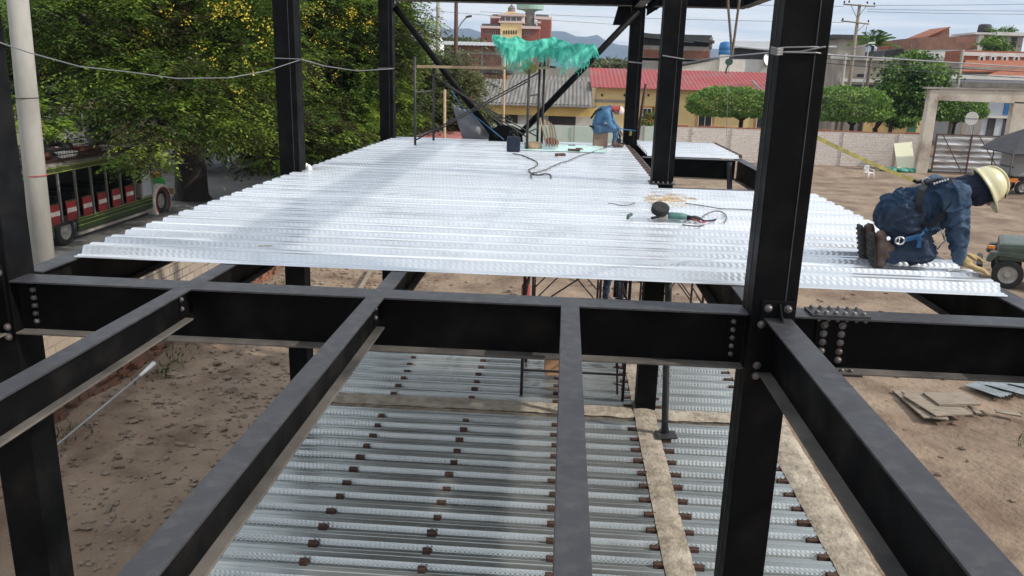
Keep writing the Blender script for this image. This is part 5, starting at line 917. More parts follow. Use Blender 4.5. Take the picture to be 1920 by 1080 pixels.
# ================================================================ PEOPLE
def organic(name, caps, m, parent, voxel=0.012, smooth=4, wrinkle=0.0, seed=0, extra=None):
    b = MB()
    for (p0, p1, r0, r1) in caps:
        p0 = Vector(p0); p1 = Vector(p1); L_ = (p1-p0).length; n = max(2, int(L_/0.04)); 
        b.tube([p0.lerp(p1,i/n) for i in range(n+1)], [r0+(r1-r0)*i/n for i in range(n+1)], 14)
        b.blob(p0,(r0,)*3,0,0,2); b.blob(p1,(r1,)*3,0,0,2)
    if extra: 
        for (c, r, R) in extra:
            bm = bmesh.new(); bmesh.ops.create_icosphere(bm, subdivisions=3, radius=1.0); vs = [tuple(Vector(c) + R @ Vector((v.co.x*r[0],v.co.y*r[1],v.co.z*r[2]))) for v in bm.verts]; bm.verts.index_update(); fs = [tuple(v.index for v in f.verts) for f in bm.faces]; bm.free(); b.add(vs, fs)
    me = bpy.data.meshes.new('tmp'); me.from_pydata(b.v, [], b.f); o = bpy.data.objects.new('tmp', me); C.objects.link(o)
    md = o.modifiers.new('r','REMESH'); md.mode = 'VOXEL'; md.voxel_size = voxel; md.use_smooth_shade = True
    sm = o.modifiers.new('s','SMOOTH'); sm.iterations = smooth; sm.factor = 0.5
    dg = bpy.context.evaluated_depsgraph_get(); ev = o.evaluated_get(dg); me2 = bpy.data.meshes.new_from_object(ev); bpy.data.objects.remove(o); me2.name = name
    off = Vector((0,0,0)); p = parent
    while p is not None: off += p.location; p = p.parent
    if wrinkle:
        me2.update(); co = np.empty(len(me2.vertices)*3); me2.vertices.foreach_get('co', co); co = co.reshape(-1,3); nr = [v.normal.copy() for v in me2.vertices]
        for i, c in enumerate(co):
            q = Vector(c); w = 2.2*max(0,1-abs(mnoise.noise(Vector((q.x*6,q.y*9,q.z*14))+Vector((seed,0,0)) + Vector((0,0,mnoise.noise(q*6)*1.8))))*3.2)**1.5-.9; w2 = mnoise.noise(q*22+Vector((0,seed,0))); co[i] += np.array(nr[i])*(wrinkle*w + wrinkle*0.4*w2)
        me2.vertices.foreach_set('co', co.ravel())
    co = np.empty(len(me2.vertices)*3); me2.vertices.foreach_get('co', co); co = co.reshape(-1,3) - np.array(off); me2.vertices.foreach_set('co', co.ravel())
    me2.materials.clear(); me2.materials.append(m); me2.polygons.foreach_set('use_smooth',[True]*len(me2.polygons)); me2.update()
    o = bpy.data.objects.new(name, me2); C.objects.link(o); o.parent = parent; return o
def V3(*a): return Vector(a)
M['skin'] = mat('skin', (0.30,0.16,0.10), 0.6); M['denim'] = mat('navy_overall', (0.020,0.042,0.080), 0.9, col2=(0.042,0.075,0.130), scale=6, bump=0.012, bscale=24, geo=True, col3=(0.085,0.125,0.185), scale3=4, spec=.2)
M['denimd'] = mat('dark_navy_trousers', (0.012,0.022,0.045), 0.85, col2=(0.026,0.046,0.085), scale=6, bump=0.012, bscale=24, geo=True)
M['hood'] = mat('navy_hood', (0.008,0.013,0.032), 0.9, col2=(0.012,0.018,0.04), scale=8); M['boot'] = mat('dusty_leather_boot', (0.085,0.05,0.038), 0.8, col2=(0.15,0.10,0.08), scale=14, geo=True); M['sole'] = mat('black_sole', (0.015,0.015,0.016), 0.9, col2=(0.05,0.045,0.04), scale=20, geo=True)
M['helmet'] = mat('cream_helmet', (0.66,0.62,0.40), 0.35, col2=(0.58,0.54,0.34), scale=6, geo=True); M['glove'] = mat('tan_glove', (0.42,0.30,0.14), 0.9, col2=(0.30,0.21,0.10), scale=18, geo=True)
M['strapb'] = mat('black_strap', (0.012,0.012,0.014), 0.8); M['strapc'] = mat('blue_strap', (0.02,0.11,0.25), 0.7); M['steelp'] = mat('polished_steel', (0.6,0.6,0.6), 0.25, 1.0)
M['jeans'] = mat('washed_jeans', (0.085,0.15,0.24), 0.9, col2=(0.05,0.10,0.175), scale=6, geo=True, bump=.002, bscale=50); M['bshirt'] = mat('blue_work_shirt', (0.06,0.15,0.27), 0.9, col2=(0.10,0.22,0.36), scale=4, geo=True); M['redcloth'] = mat('red_cloth', (0.34,0.06,0.06), 0.9)
def K(u, v, dy=0.0): return px(u, v, 5.90+dy)
# --- kneeling worker
kw = thing('person', (2.55,5.95,DT+0.052), 'kneeling worker in navy overalls, harness and cream hard hat at the right deck edge', 'person')
hipN = K(1694,412,-.09); hipF = V3(hipN.x+.01, 6.07, hipN.z); kneeN = K(1733,473,-.12); kneeF = V3(kneeN.x+.09, 6.12, 5.375); ankN = V3(2.345,5.80,5.40); ankF = V3(2.37,6.10,5.39)
pel = (hipN+hipF)/2; chest = K(1770,372,.03); neck = K(1812,352,.02); shN = K(1792,362,-.17); shF = V3(shN.x+.04, 6.13, shN.z-.01); elN = K(1795,435,-.17); wrN = K(1804,486,-.15); elF = V3(2.92,6.20,5.60); wrF = V3(2.99,6.12,5.39)
U_ = V3(0.80,-.14,.58).normalized(); F_ = V3(.60,-.16,-.79); F_ = (F_ - U_*F_.dot(U_)).normalized(); S_ = U_.cross(F_); HR = Matrix((S_, F_, U_)).transposed(); hd = K(1841,352,.0)
# skin body (continuous): head, neck, torso core, limbs, hands
def finger_hand(wr, d, side, up, scale=1.0, curl=0.35):
    """capsules for palm, four unequal bent fingers and a side thumb"""
    d = d.normalized(); side = (side - d*side.dot(d)).normalized(); up = d.cross(side); up = up if up.z > 0 else -up; caps = []
    pc = wr + d*0.075*scale
    for k in range(4): o = side*(0.027 - 0.018*k)*scale; caps.append((wr + o*0.7, pc + o, .016*scale, .0125*scale))
    for k, l in enumerate((.068,.078,.072,.056)):
        o = side*(0.030 - 0.0205*k)*scale; a = pc + o; dd = (d + side*(0.16-0.11*k)).normalized(); m1 = a + dd*l*.45*scale + up*.006; m2 = m1 + (dd - up*curl).normalized()*l*.32*scale; e = m2 + (dd - up*curl*2).normalized()*l*.27*scale
        caps += [(a,m1,.0105*scale,.0098*scale),(m1,m2,.0096*scale,.009*scale),(m2,e,.009*scale,.0078*scale)]
    t0 = wr + d*.02*scale + side*.024*scale; t1 = t0 + (d*.6+side*.85).normalized()*.038*scale; t2 = t1 + (d+side*.35-up*.2).normalized()*.032*scale; caps += [(t0,t1,.014*scale,.0115*scale),(t1,t2,.0112*scale,.009*scale)]
    return caps
handN = finger_hand(wrN+V3(.02,-.01,-.03), V3(.85,-.25,-.30), V3(.2,.9,0), None, 1.12, .25); handF = finger_hand(wrF+V3(.01,0,-.02), V3(.9,.1,-.25), V3(0,-1,0), None, 1.1, .3)
organic('body', [(pel,chest,.115,.12),(chest,neck,.11,.06),(neck,hd,.055,.06),(hipN,kneeN,.08,.05),(hipF,kneeF,.08,.05),(kneeN,ankN,.05,.035),(kneeF,ankF,.05,.035),(shN,elN,.045,.036),(elN,wrN,.035,.026),(shF,elF,.045,.036),(elF,wrF,.035,.026),(wrN,wrN+V3(.035,-.01,-.02),.026,.024),(wrF,wrF+V3(.01,0,-.02),.026,.024)]+handN+handF, M['skin'], kw, .009, 2, extra=[(hd,(.074,.094,.112),HR)])
organic('glove', [(wrN-V3(.005,0,-.01),wrN+V3(.035,-.01,-.02),.034,.033)]+[(a,b_,r0*1.22,r1*1.22) for a,b_,r0,r1 in handN], M['glove'], kw, .006, 2, .001)
organic('glove', [(wrF-V3(.03,0,-.04),wrF+V3(.01,0,-.02),.036,.033)]+[(a,b_,r0*1.22,r1*1.22) for a,b_,r0,r1 in handF], M['glove'], kw, .006, 2, .001)
organic('trousers', [(hipN+V3(.02,0,0),hipF+V3(.02,0,0),.122,.122),(hipN.lerp(pel,.3),kneeN.lerp(hipN,.45),.125,.10),(kneeN.lerp(hipN,.45),kneeN,.105,.078),(hipF.lerp(pel,.3),kneeF,.13,.076),(kneeN,kneeN.lerp(ankN,.35),.078,.078),(kneeN.lerp(ankN,.35),ankN,.078,.056),(kneeF,kneeF.lerp(ankF,.35),.074,.074),(kneeF.lerp(ankF,.35),ankF,.074,.056),(pel,pel.lerp(chest,.35),.15,.15)], M['denimd'], kw, .010, 4, .013, 3)
organic('jacket', [(pel+V3(-.005,0,.055),pel.lerp(chest,.4)+V3(0,0,.02),.138,.140),(pel.lerp(chest,.4)+V3(0,0,.0),chest,.143,.138),(V3(pel.x+.02,pel.y-.06,pel.z+.02),V3(pel.x+.02,pel.y+.06,pel.z+.02),.14,.14),(chest,neck,.145,.080),(chest+V3(-.04,-.06,-.0),shN,.115,.085),(chest+V3(-.04,.06,0),shF,.115,.085),(shN,shN.lerp(elN,.5),.085,.072),(shN.lerp(elN,.5),elN,.072,.066),(elN,elN.lerp(wrN,.5),.066,.060),(elN.lerp(wrN,.5),wrN,.060,.046),(shF,elF,.082,.064),(elF,wrF,.064,.046),(pel.lerp(chest,.6)+V3(.03,-.02,-.09),pel.lerp(chest,.3)+V3(.03,-.02,-.07),.11,.12)], M['denim'], kw, .009, 3, .0135, 8)
organic('hood', [(neck+V3(-.03,0,.0),hd+U_*-.03,.088,.095),(hd-U_*.04,hd+F_*.035-U_*.05,.09,.082)], M['hood'], kw, .009, 4, .003, 5, extra=[(hd,(.09,.112,.122),HR)])
# face under the hood: nose ridge, sunglasses
b = MB(); b.blob(hd+F_*.118-U_*.012,(.014,.016,.022),1,.0,2); b.build('nose', M['skin'], kw, smooth=True); b = MB()
for s in (-1,1): b.blob(hd+F_*.100+U_*.018+S_*.034*s,(.026,.018,.02),2,.0,2)
b.tube([hd+F_*.112+U_*.022-S_*.05, hd+F_*.118+U_*.022, hd+F_*.112+U_*.022+S_*.05],.005,6); b.build('dark_glasses', M['strapb'], kw, smooth=True)
b = MB(); prof = [(-.012,.118),(-.014,.143),(-.004,.147),(.004,.124),(.03,.121),(.065,.110),(.098,.084),(.119,.048),(.126,.0)]; c0 = hd + U_*.028; nseg = 30; vs = []
for h, r in prof:
    for k in range(nseg):
        a = 2*math.pi*k/nseg; f = math.cos(a); brim = (1.30 if f > .25 and .15 < r else 1.0) if h < .0 else 1.0; brim = 1 + (0.32*max(0,f)**1.5 if r > .14 else 0); vs.append(c0 + U_*(h - (0.02*max(0,f) if r > .14 else 0)) + S_*math.sin(a)*r*.90 + F_*f*r*1.10*brim)
b.add(vs, [(i*nseg+k,i*nseg+(k+1)%nseg,(i+1)*nseg+(k+1)%nseg,(i+1)*nseg+k) for i in range(len(prof)-1) for k in range(nseg)])
o = b.build('hard_hat', M['helmet'], kw, smooth=True); s = o.modifiers.new('s','SOLIDIFY'); s.thickness = .004
b = MB()
for q in (-.03,0,.03): b.tube([c0+S_*q+F_*(.13*math.cos(a_))+U_*(.03+.105*math.sin(a_)) for a_ in np.linspace(.45,2.6,9)],.006,6)
b.build('helmet_ridge', M['helmet'], o.parent, smooth=True)
b = MB(); b.tube([hd+S_*.085+U_*.04, hd+S_*.08+F_*.03-U_*.07, hd+F_*.06-U_*.115, hd-S_*.08+F_*.03-U_*.07, hd-S_*.085+U_*.04],.006,6); b.build('chin_strap', M['strapb'], kw)
# boots: toes on the deck, soles facing back
for (an, nm) in ((ankN,0),(ankF,1)):
    toe = V3(an.x-.055, an.y, 5.345); heel = V3(an.x-.095, an.y, 5.535); organic('boot', [(an+V3(.015,0,.01),heel.lerp(toe,.35)+V3(.02,0,0),.055,.053),(heel+V3(.02,0,0),toe,.042,.040),(toe,toe+V3(.0,0,-.0),.045,.045)], M['boot'], kw, .008, 3, .0015, 2+nm)
    b = MB(); b.bbox((heel.lerp(toe,.5).x-.045, an.y, 5.435), (.022,.095,.255), (0,-.20,0), .010); 
    for k in range(6): z_ = 5.34+.037*k; b.bbox((an.x-.112-.20*(z_-5.34)*.95, an.y, z_), (.016,.088,.016), (0,-.2,0))
    b.build('boot_sole', M['sole'], kw)
# harness
def strap(pts, w, m, name, par, th=.006):
    P = [Vector(p) for p in pts]; b = MB()
    for i in range(len(P)-1):
        d = (P[i+1]-P[i]).normalized(); n_ = (P[i]-pel.lerp(chest,.5)); n_ = (n_-d*n_.dot(d)); n_ = n_.normalized() if n_.length > 1e-5 else V3(0,-1,0); s_ = d.cross(n_)*w/2; q = n_*th
        b.add([P[i]-s_,P[i]+s_,P[i+1]+s_,P[i+1]-s_,P[i]-s_+q,P[i]+s_+q,P[i+1]+s_+q,P[i+1]-s_+q],[(0,1,2,3),(7,6,5,4),(0,4,5,1),(2,6,7,3),(1,5,6,2),(0,3,7,4)])
    return b.build(name, m, par)
def onbody(u, v, dy): return K(u, v, dy)
strap([K(1737,346,.00),K(1727,358,-.10),K(1722,385,-.155),K(1727,410,-.165),K(1738,428,-.165)],.040,M['strapb'],'harness_strap',kw); strap([K(1737,345,.0),K(1760,336,-.03),K(1785,338,-.10),K(1793,352,-.20)],.038,M['strapb'],'harness_strap',kw); strap([K(1737,345,.0),K(1752,337,.08),K(1785,334,.16)],.038,M['strapb'],'harness_strap',kw)
strap([K(1793,352,-.20),K(1788,378,-.21),K(1770,400,-.18),K(1745,425,-.17)],.034,M['strapb'],'harness_strap',kw)
strap([K(1738,428,-.16),K(1728,442,-.185),K(1714,445,-.20),K(1697,449,-.205)],.040,M['strapc'],'leg_strap',kw); strap([K(1720,440,-.20),K(1725,452,-.205),K(1722,464,-.20)],.030,M['strapc'],'leg_strap',kw)
c_ = K(1687,451,-.215); b = MB(); b.tube([c_+V3(.030*math.cos(a_),-.004,.026*math.sin(a_)) for a_ in np.linspace(0,2*math.pi,17)],.007,6,caps=False); b.tube([c_+V3(-.006,-.004,-.02),c_+V3(-.006,-.004,.022)],.005,5); b.build('carabiner', M['steelp'], kw, smooth=True)
c_ = K(1737,343,.0); b = MB(); b.tube([c_+V3(.028*math.cos(a_),0,.024*math.sin(a_)+.01) for a_ in np.linspace(0,2*math.pi,13)],.006,5,caps=False); b.build('back_ring', M['steelp'], kw)
b = MB()
for k in range(6): b.bbox(K(1752+k*5,344.0-k*1.5,-.112),(.011,.006,.013),(0,-.25,.15),.002)
b.build('back_lettering', M['whitew'], kw)
tube_obj('lanyard', [K(1737,343,.0), K(1728,340,.02), K(1720,342,.04), K(1713,338,.05)], .012, M['strapb'], kw); tube_obj('tool_cord', [K(1765,430,-.15),K(1772,452,-.12),K(1757,468,-.1)],.006,M['steelp'],kw)
a_ = K(1713,338,.05); e_ = Vector((1.40,5.0,px(1530,243,5.0).z)); M['yelstrap'] = mat('yellow_webbing', (0.30,0.26,0.06), 0.7, col2=(0.17,0.15,0.04), scale=12, geo=True)
b = MB(); n = 20
for i in range(n):
    p = a_.lerp(e_,i/n); q = a_.lerp(e_,(i+1)/n); w = V3(0,0,.013); p.z -= .012*4*(i/n)*(1-i/n); q.z -= .012*4*((i+1)/n)*(1-(i+1)/n); tw = math.sin(i*.7)*.012; b.add([p-w,p+w,q+w,q-w,p-w+V3(0,.004,0),p+w+V3(0,.004,0),q+w+V3(0,.004,0),q-w+V3(0,.004,0)],[(0,1,2,3),(7,6,5,4),(0,4,5,1),(1,5,6,2),(2,6,7,3),(3,7,4,0)])
tag(b.build('lifeline', M['yelstrap']), 'yellow webbing lifeline stretched from the thick column to the kneeling worker', 'lifeline')

def figure(loc, label, J, cloth, legs, hat=None, scale=1.0, hands=True, vox=.012):
    """J: joints in world space"""
    t = thing('person', loc, label, 'person'); h = J['head']; up = (h - J['neck']).normalized(); f = J['face'].normalized(); f = (f-up*f.dot(up)).normalized(); s = up.cross(f); R = Matrix((s,f,up)).transposed(); k = scale
    caps = [(J['pelvis'],J['chest'],.11*k,.12*k),(J['chest'],J['neck'],.10*k,.055*k),(J['neck'],h,.05*k,.055*k)]
    for a in 'LR': caps += [(J['hip'+a],J['knee'+a],.075*k,.05*k),(J['knee'+a],J['ank'+a],.05*k,.036*k),(J['sh'+a],J['el'+a],.043*k,.036*k),(J['el'+a],J['wr'+a],.034*k,.024*k)] + finger_hand(J['wr'+a], (J['wr'+a]-J['el'+a]).normalized()+f*.3, s*(1 if a=='L' else -1)+V3(0,0,.01), None, k, .5)
    caps += [(h+f*.095*k-up*.012*k,h+f*.10*k-up*.02*k,.014*k,.014*k)]
    organic('body', caps, M['skin'], t, vox, 1, extra=[(h,(.072*k,.092*k,.11*k),R)])
    organic('shirt', [(J['pelvis']+(J['chest']-J['pelvis'])*.05,J['chest'],.135*k,.145*k),(J['chest'],J['neck'],.13*k,.07*k)] + sum([[(J['chest'],J['sh'+a],.11*k,.075*k),(J['sh'+a],J['el'+a],.072*k,.058*k),(J['el'+a],J['wr'+a],.056*k,.04*k)] for a in 'LR'],[]), M[cloth], t, vox, 4, .006*k, 2)
    organic('trousers', [(J['hipL'],J['hipR'],.12*k,.12*k)] + sum([[(J['hip'+a],J['knee'+a],.105*k,.072*k),(J['knee'+a],J['ank'+a],.07*k,.052*k)] for a in 'LR'],[]), M[legs], t, vox, 4, .006*k, 5)
    for a in 'LR': q = J['ank'+a]; organic('boot', [(q+V3(0,0,-.03*k),q+J['foot']*.17*k+V3(0,0,-.05*k),.048*k,.038*k),(q+V3(0,0,.03),q+V3(0,0,-.04*k),.05*k,.045*k)], M['boot'], t, vox*.8, 2)
    if hat == 'cloth': organic('head_cloth', [(h-up*.05*k,J['neck'],.080*k,.07*k)], M['redcloth'], t, vox*.8, 2, .004, 3, extra=[(h,(.078*k,.093*k,.112*k),R)]); b = MB(); b.lathe(h+up*.05*k,up,[(0,.095*k),(.04*k,.09*k),(.09*k,.05*k),(.105*k,0)],16); b.build('cap', M['pinktrim'], t, smooth=True)
    elif hat == 'hair': organic('hair', [(h+up*.03*k-f*.02*k,h+up*.05*k,.085*k,.08*k)], M['strapb'], t, vox*.8, 2)
    elif hat == 'hardhat': b = MB(); b.lathe(h+up*.03*k,up,[(0,.15*k),(.01,.125*k),(.06*k,.115*k),(.10*k,.08*k),(.125*k,0)],18); b.build('hard_hat', M['helmet'], t, smooth=True)
    return t, h, f, up, s
S = lambda u, v, dy=0: px(u, v, 14.95+dy)
J = dict(pelvis=S(1120,238,.0),chest=S(1131,211,.0),neck=S(1146,203),head=S(1157,206),face=V3(.75,-.25,-.8),hipL=S(1124,240,.10),hipR=S(1122,241,-.10),kneeL=S(1156,242,.10),kneeR=S(1158,242,-.11),ankL=S(1153,266,.10),ankR=S(1151,268,-.11),shL=S(1142,210,.13),shR=S(1138,212,-.15),elL=S(1150,230,.14),elR=S(1144,233,-.17),wrL=S(1162,244,.06),wrR=S(1158,246,-.12),foot=V3(1,-.1,0))
sw, h, f, up, s = figure((.65,14.95,DT+.052),'seated worker in blue shirt and jeans bent forward on a brown block',J,'bshirt','jeans','cloth',.86)
b = MB(); b.tube([S(1108,222,-.02),S(1118,208,-.1),S(1128,204,-.13)],.018,6); b.tube([S(1106,236,-.08),S(1116,240,-.15),S(1126,241,-.16)],.018,6); b.build('harness_strap', M['strapb'], sw)
b = MB(); b.bbox(S(1125.5,261,.0),(.25,.24,.255),(0,0,.05),.008); tag(b.build('seat_block', mat('brown_block', (0.20,0.125,0.09), 0.9, col2=(0.27,0.18,0.14), scale=9, geo=True)), 'brown block the seated worker sits on', 'block')
b = MB(); p = S(1161,262,-.1); b.tube([S(1160,246,-.10),S(1162,254,-.10),S(1163,262,-.1)],.016,6); b.bbox(p+V3(-.01,0,-.01),(.10,.08,.07),(0,.5,0),.01); b.bbox(S(1166,269,-.08),(.09,.06,.03),(0,.2,0),.005); tag(b.build('drill', M['strapb']), 'dark hand tool held by the seated worker near the column foot', 'tool')
wire([S(1163,240,0),S(1172,243,.2),S(1185,244,.62),S(1192,246,.63)],.008,M['strapc'],'blue strap from the seated worker to the far column',6,0,'strap'); b = MB(); b.bbox(px(1182,250,15.56),(.05,.03,.09),(0,.1,0),.01); tag(b.build('brass_hook', M['yelstrap'], bevel=.002), 'small yellow buckle tied to the far column beside the seated worker', 'hook')
# person standing on the lower floor, and one on the road
def standing(x, y, z, label, cloth, legs, hat, turn=0.0, k=1.0, stride=.12, vox=.014):
    R = Matrix.Rotation(turn,3,'Z'); P = lambda a,b_,c: V3(x,y,z) + R @ V3(a*k,b_*k,c*k)
    J = dict(pelvis=P(0,0,.95),chest=P(0,.03,1.30),neck=P(0,.03,1.48),head=P(0,.06,1.62),face=R@V3(0,1,-.25),hipL=P(-.09,0,.92),hipR=P(.09,0,.92),kneeL=P(-.10,stride*.8,.5),kneeR=P(.10,-.02,.5),ankL=P(-.10,stride,.09),ankR=P(.10,-stride,.09),shL=P(-.18,.02,1.40),shR=P(.18,.02,1.40),elL=P(-.25,-.02,1.13),elR=P(.24,.05,1.13),wrL=P(-.22,.16,.95),wrR=P(.2,.24,1.02),foot=R@V3(0,1,0)); return figure((x,y,z),label,J,cloth,legs,hat,k,vox=vox)
q = px(1148,566,14.3); standing(1.02,14.4,LD+.055,'person in dark work clothes on the lower floor, legs seen under the deck edge','denim','denimd','hardhat',.7,1.0)
q = px(430,312,51.5); standing(q.x,51.5,.06,'person in blue trousers walking on the road beyond the big tree trunk','whitew','strapc','hair',1.2,.98,.2,.02)
q = px(236+180,300,50); 

# ================================================================ NET, CLOTH AND LOOSE THINGS ON THE DECK
def net_mat(name, cols, hole):
    m = bpy.data.materials.new(name); m.use_nodes = True; nt = m.node_tree; N = nt.nodes; L_ = nt.links; b = N['Principled BSDF']; b.inputs['Roughness'].default_value = .8
    g = N.new('ShaderNodeNewGeometry'); mp = N.new('ShaderNodeMapping'); mp.inputs['Scale'].default_value = (1.0,1,.35); L_.new(g.outputs['Position'], mp.inputs[0]); n = N.new('ShaderNodeTexNoise'); n.inputs['Scale'].default_value = 7; n.inputs['Detail'].default_value = 8; L_.new(mp.outputs[0], n.inputs[0])
    r = N.new('ShaderNodeValToRGB'); r.color_ramp.elements[0].color = (*cols[0],1); r.color_ramp.elements[1].color = (*cols[1],1); r.color_ramp.elements[0].position = .35; r.color_ramp.elements[1].position = .65; L_.new(n.outputs[0], r.inputs[0]); L_.new(r.outputs[0], b.inputs['Base Color'])
    at = N.new('ShaderNodeAttribute'); at.attribute_name = 'fray'; n2 = N.new('ShaderNodeTexNoise'); n2.inputs['Scale'].default_value = 30; n2.inputs['Detail'].default_value = 3; mp2 = N.new('ShaderNodeMapping'); mp2.inputs['Scale'].default_value = (2.2,2.2,.12); L_.new(g.outputs['Position'], mp2.inputs[0]); L_.new(mp2.outputs[0], n2.inputs[0])
    gt = N.new('ShaderNodeMath'); gt.operation = 'GREATER_THAN'; L_.new(n2.outputs[0], gt.inputs[0]); L_.new(at.outputs['Fac'], gt.inputs[1])
    tr = N.new('ShaderNodeBsdfTransparent'); tl = N.new('ShaderNodeBsdfTranslucent'); L_.new(r.outputs[0], tl.inputs[0]); m1 = N.new('ShaderNodeMixShader'); m1.inputs[0].default_value = .45; L_.new(b.outputs[0], m1.inputs[1]); L_.new(tl.outputs[0], m1.inputs[2])
    m2 = N.new('ShaderNodeMixShader'); L_.new(gt.outputs[0], m2.inputs[0]); L_.new(tr.outputs[0], m2.inputs[1]); L_.new(m1.outputs[0], m2.inputs[2]); L_.new(m2.outputs[0], N['Material Output'].inputs[0]); return m
M['net'] = net_mat('green_shade_net', ((0.02,0.34,0.26),(0.20,0.84,0.66)), .3)  # the two greens paint in sunlit stretches and darker folds
top = [(922,66),(934,66),(945,69),(958,72),(968,66),(985,76),(1000,77),(1018,72),(1040,70),(1062,78),(1075,82),(1090,81),(1104,84),(1112,80),(1120,92),(1124,104)]
bot = [(922,78),(930,106),(944,128),(956,142),(970,148),(985,142),(1000,128),(1016,130),(1035,130),(1048,142),(1060,156),(1072,154),(1085,160),(1098,148),(1106,132),(1124,112)]
nu, nv = 110, 34; vs = []; fr = []
for side in (0,1):
    for i in range(nu+1):
        u = 922 + (1124-922)*i/nu; vt = np.interp(u,[p[0] for p in top],[p[1] for p in top]); vb = np.interp(u,[p[0] for p in bot],[p[1] for p in bot])
        if side: vb = vt + (vb-vt)*0.75
        for j in range(nv+1):
            t_ = j/nv; v = vt + (vb-vt)*t_; yb = 14.45 if side == 0 else 14.95; yb = 14.7 + (yb-14.7)*min(1,t_*3.0+.05)
            fold = .10*math.sin(u*.11+2.2*t_)+.07*mnoise.noise(Vector((u*.05,t_*1.5,side*4)))+.05*mnoise.noise(Vector((u*.16,t_*3,side*7))); p = px(u + 3*mnoise.noise(Vector((u*.06,t_*3,1))), v + 2.5*mnoise.noise(Vector((u*.1,t_*2,9))), yb + fold); vs.append(p); fr.append(.39 + .27*max(0,t_-.5)/.5 + (.12 if u < 945 or u > 1060 else 0)*t_)
b = MB(); q = nv+1; F0 = []
for side in (0,1):
    o_ = side*(nu+1)*q; F0 += [(o_+i*q+j,o_+(i+1)*q+j,o_+(i+1)*q+j+1,o_+i*q+j+1) for i in range(nu) for j in range(nv)]
F0 += [(i*q,(nu+1)*q+i*q,(nu+1)*q+(i+1)*q,(i+1)*q) for i in range(nu)]; b.add(vs, F0); no = b.build('shade_net', M['net'], smooth=True); at = no.data.attributes.new('fray','FLOAT','POINT'); at.data.foreach_set('value', fr)
tag(no, 'torn green shade netting draped over the scaffold at the far end of the deck', 'netting')
b = MB(); b.blob(px(992,128,14.6),(.13,.08,.10),3,.3,2); tag(b.build('yellow_bag', M['yelstrap'], smooth=True), 'yellow-green bag hanging below the green netting', 'bag')
b = MB(); b.prism([px(1015,122,14.8),px(1042,124,14.8),px(1042,128,14.8),px(1015,127,14.8)],(0,.5,0)); tag(b.build('scaffold_board', M['scafd']), 'short dark board on the scaffold under the green netting', 'plank')
tag(MB().tube([px(985,113,14.6),px(1008,128,14.6),px(1030,126,14.7)],.025,6).build('wooden_batten', M['wood']), 'thin wooden batten slanting below the green netting', 'batten')
# grey cloth and blue strap beside the brace
def cloth(corners, y, m, name, label, nx_=26, ny_=18, amp=.08, seed=0):
    vs = []; a,b0,c,d = corners
    for j in range(ny_+1):
        for i in range(nx_+1):
            s_, t_ = i/nx_, j/ny_; u = (a[0]*(1-s_)+b0[0]*s_)*(1-t_)+(d[0]*(1-s_)+c[0]*s_)*t_; v = (a[1]*(1-s_)+b0[1]*s_)*(1-t_)+(d[1]*(1-s_)+c[1]*s_)*t_; vs.append(px(u, v+4*math.sin(s_*math.pi)*(1-t_), y+.12*t_+amp*math.sin(s_*9+seed)*t_+amp*mnoise.noise(Vector((s_*4,t_*4,seed)))))
    b = MB(); b.add(vs,[(j*(nx_+1)+i,j*(nx_+1)+i+1,(j+1)*(nx_+1)+i+1,(j+1)*(nx_+1)+i) for j in range(ny_) for i in range(nx_)]); o = b.build(name, m, smooth=True); s = o.modifiers.new('s','SOLIDIFY'); s.thickness = .004; return tag(o, label, 'cloth')
cloth([(846,192),(880,206),(952,262),(868,262)],15.75,mat('grey_cloth',(0.17,0.17,0.18),.85,col2=(.22,.22,.235),scale=3,geo=True),'grey_sheet','grey cloth sheet hanging beside the left tubular brace',seed=1)
cloth([(905,200),(925,222),(958,240),(952,262)],15.62,M['darkroof'],'dark_sheet','dark cloth bunched at the foot of the braces',amp=.05,seed=4)
wire([px(846,170,15.3),px(866,200,15.3),px(900,225,15.3),px(945,262,15.3)],.010,M['strapc'],'blue rope lying along the left tubular brace',10,0,'rope')
dz = DT+.052
t = thing('black_jug', px(962,286,13.4), 'black plastic jug on the deck left of the scaffold legs', 'container'); c = px(962,286,13.35); c = V3(c.x,13.4,dz); b = MB(); b.bbox((c.x,c.y,c.z+.125),(.21,.19,.25),(0,0,.2),.03); b.build('body', M['hood'], t); tube_obj('handle',[c+V3(-.07,0,.24),c+V3(-.05,0,.33),c+V3(.05,0,.33),c+V3(.07,0,.24)],.014,M['strapb'],t); b = MB(); b.lathe(c+V3(.0,-.0,.25),(0,0,1),[(0,.035),(.04,.03),(.05,0)],10); b.build('cap', M['strapb'], t)
b = MB()
for k in range(5): x_ = 1018+k*5; b.tube([px(x_+8,278,14.3),px(x_-2+random.uniform(-3,3),222+k*3,14.6)],.014,5)
tag(b.build('wood_sticks', M['wood']), 'bundle of pale wooden sticks leaning against the scaffold legs', 'sticks')
b = MB(); q = px(1000,280,13.9); b.blob((q.x,13.95,dz+.05),(.16,.14,.09),5,.3,2); tag(b.build('brown_sack', M['wood'], smooth=True), 'small brown sack lying at the scaffold legs', 'sack'); b = MB(); q = px(1036,266,14.8); b.blob((q.x,14.9,dz+.05),(.11,.1,.09),8,.35,2); tag(b.build('red_cloth_heap', M['redcloth'], smooth=True), 'small red cloth heap behind the scaffold legs', 'cloth')
b = MB(); vs = []
for j in range(10):
    for i in range(24): u = -.75+1.45*i/23; v = 13.7+1.3*j/9; e = min(i,23-i,j*2,18-j*2)/4; vs.append((u+.06*mnoise.noise(Vector((u*3,v*3,2))), v+.1*mnoise.noise(Vector((u*2,v*2,6))), dz+.006+.018*min(1,e)*(1+mnoise.noise(Vector((u*8,v*8,1))))))
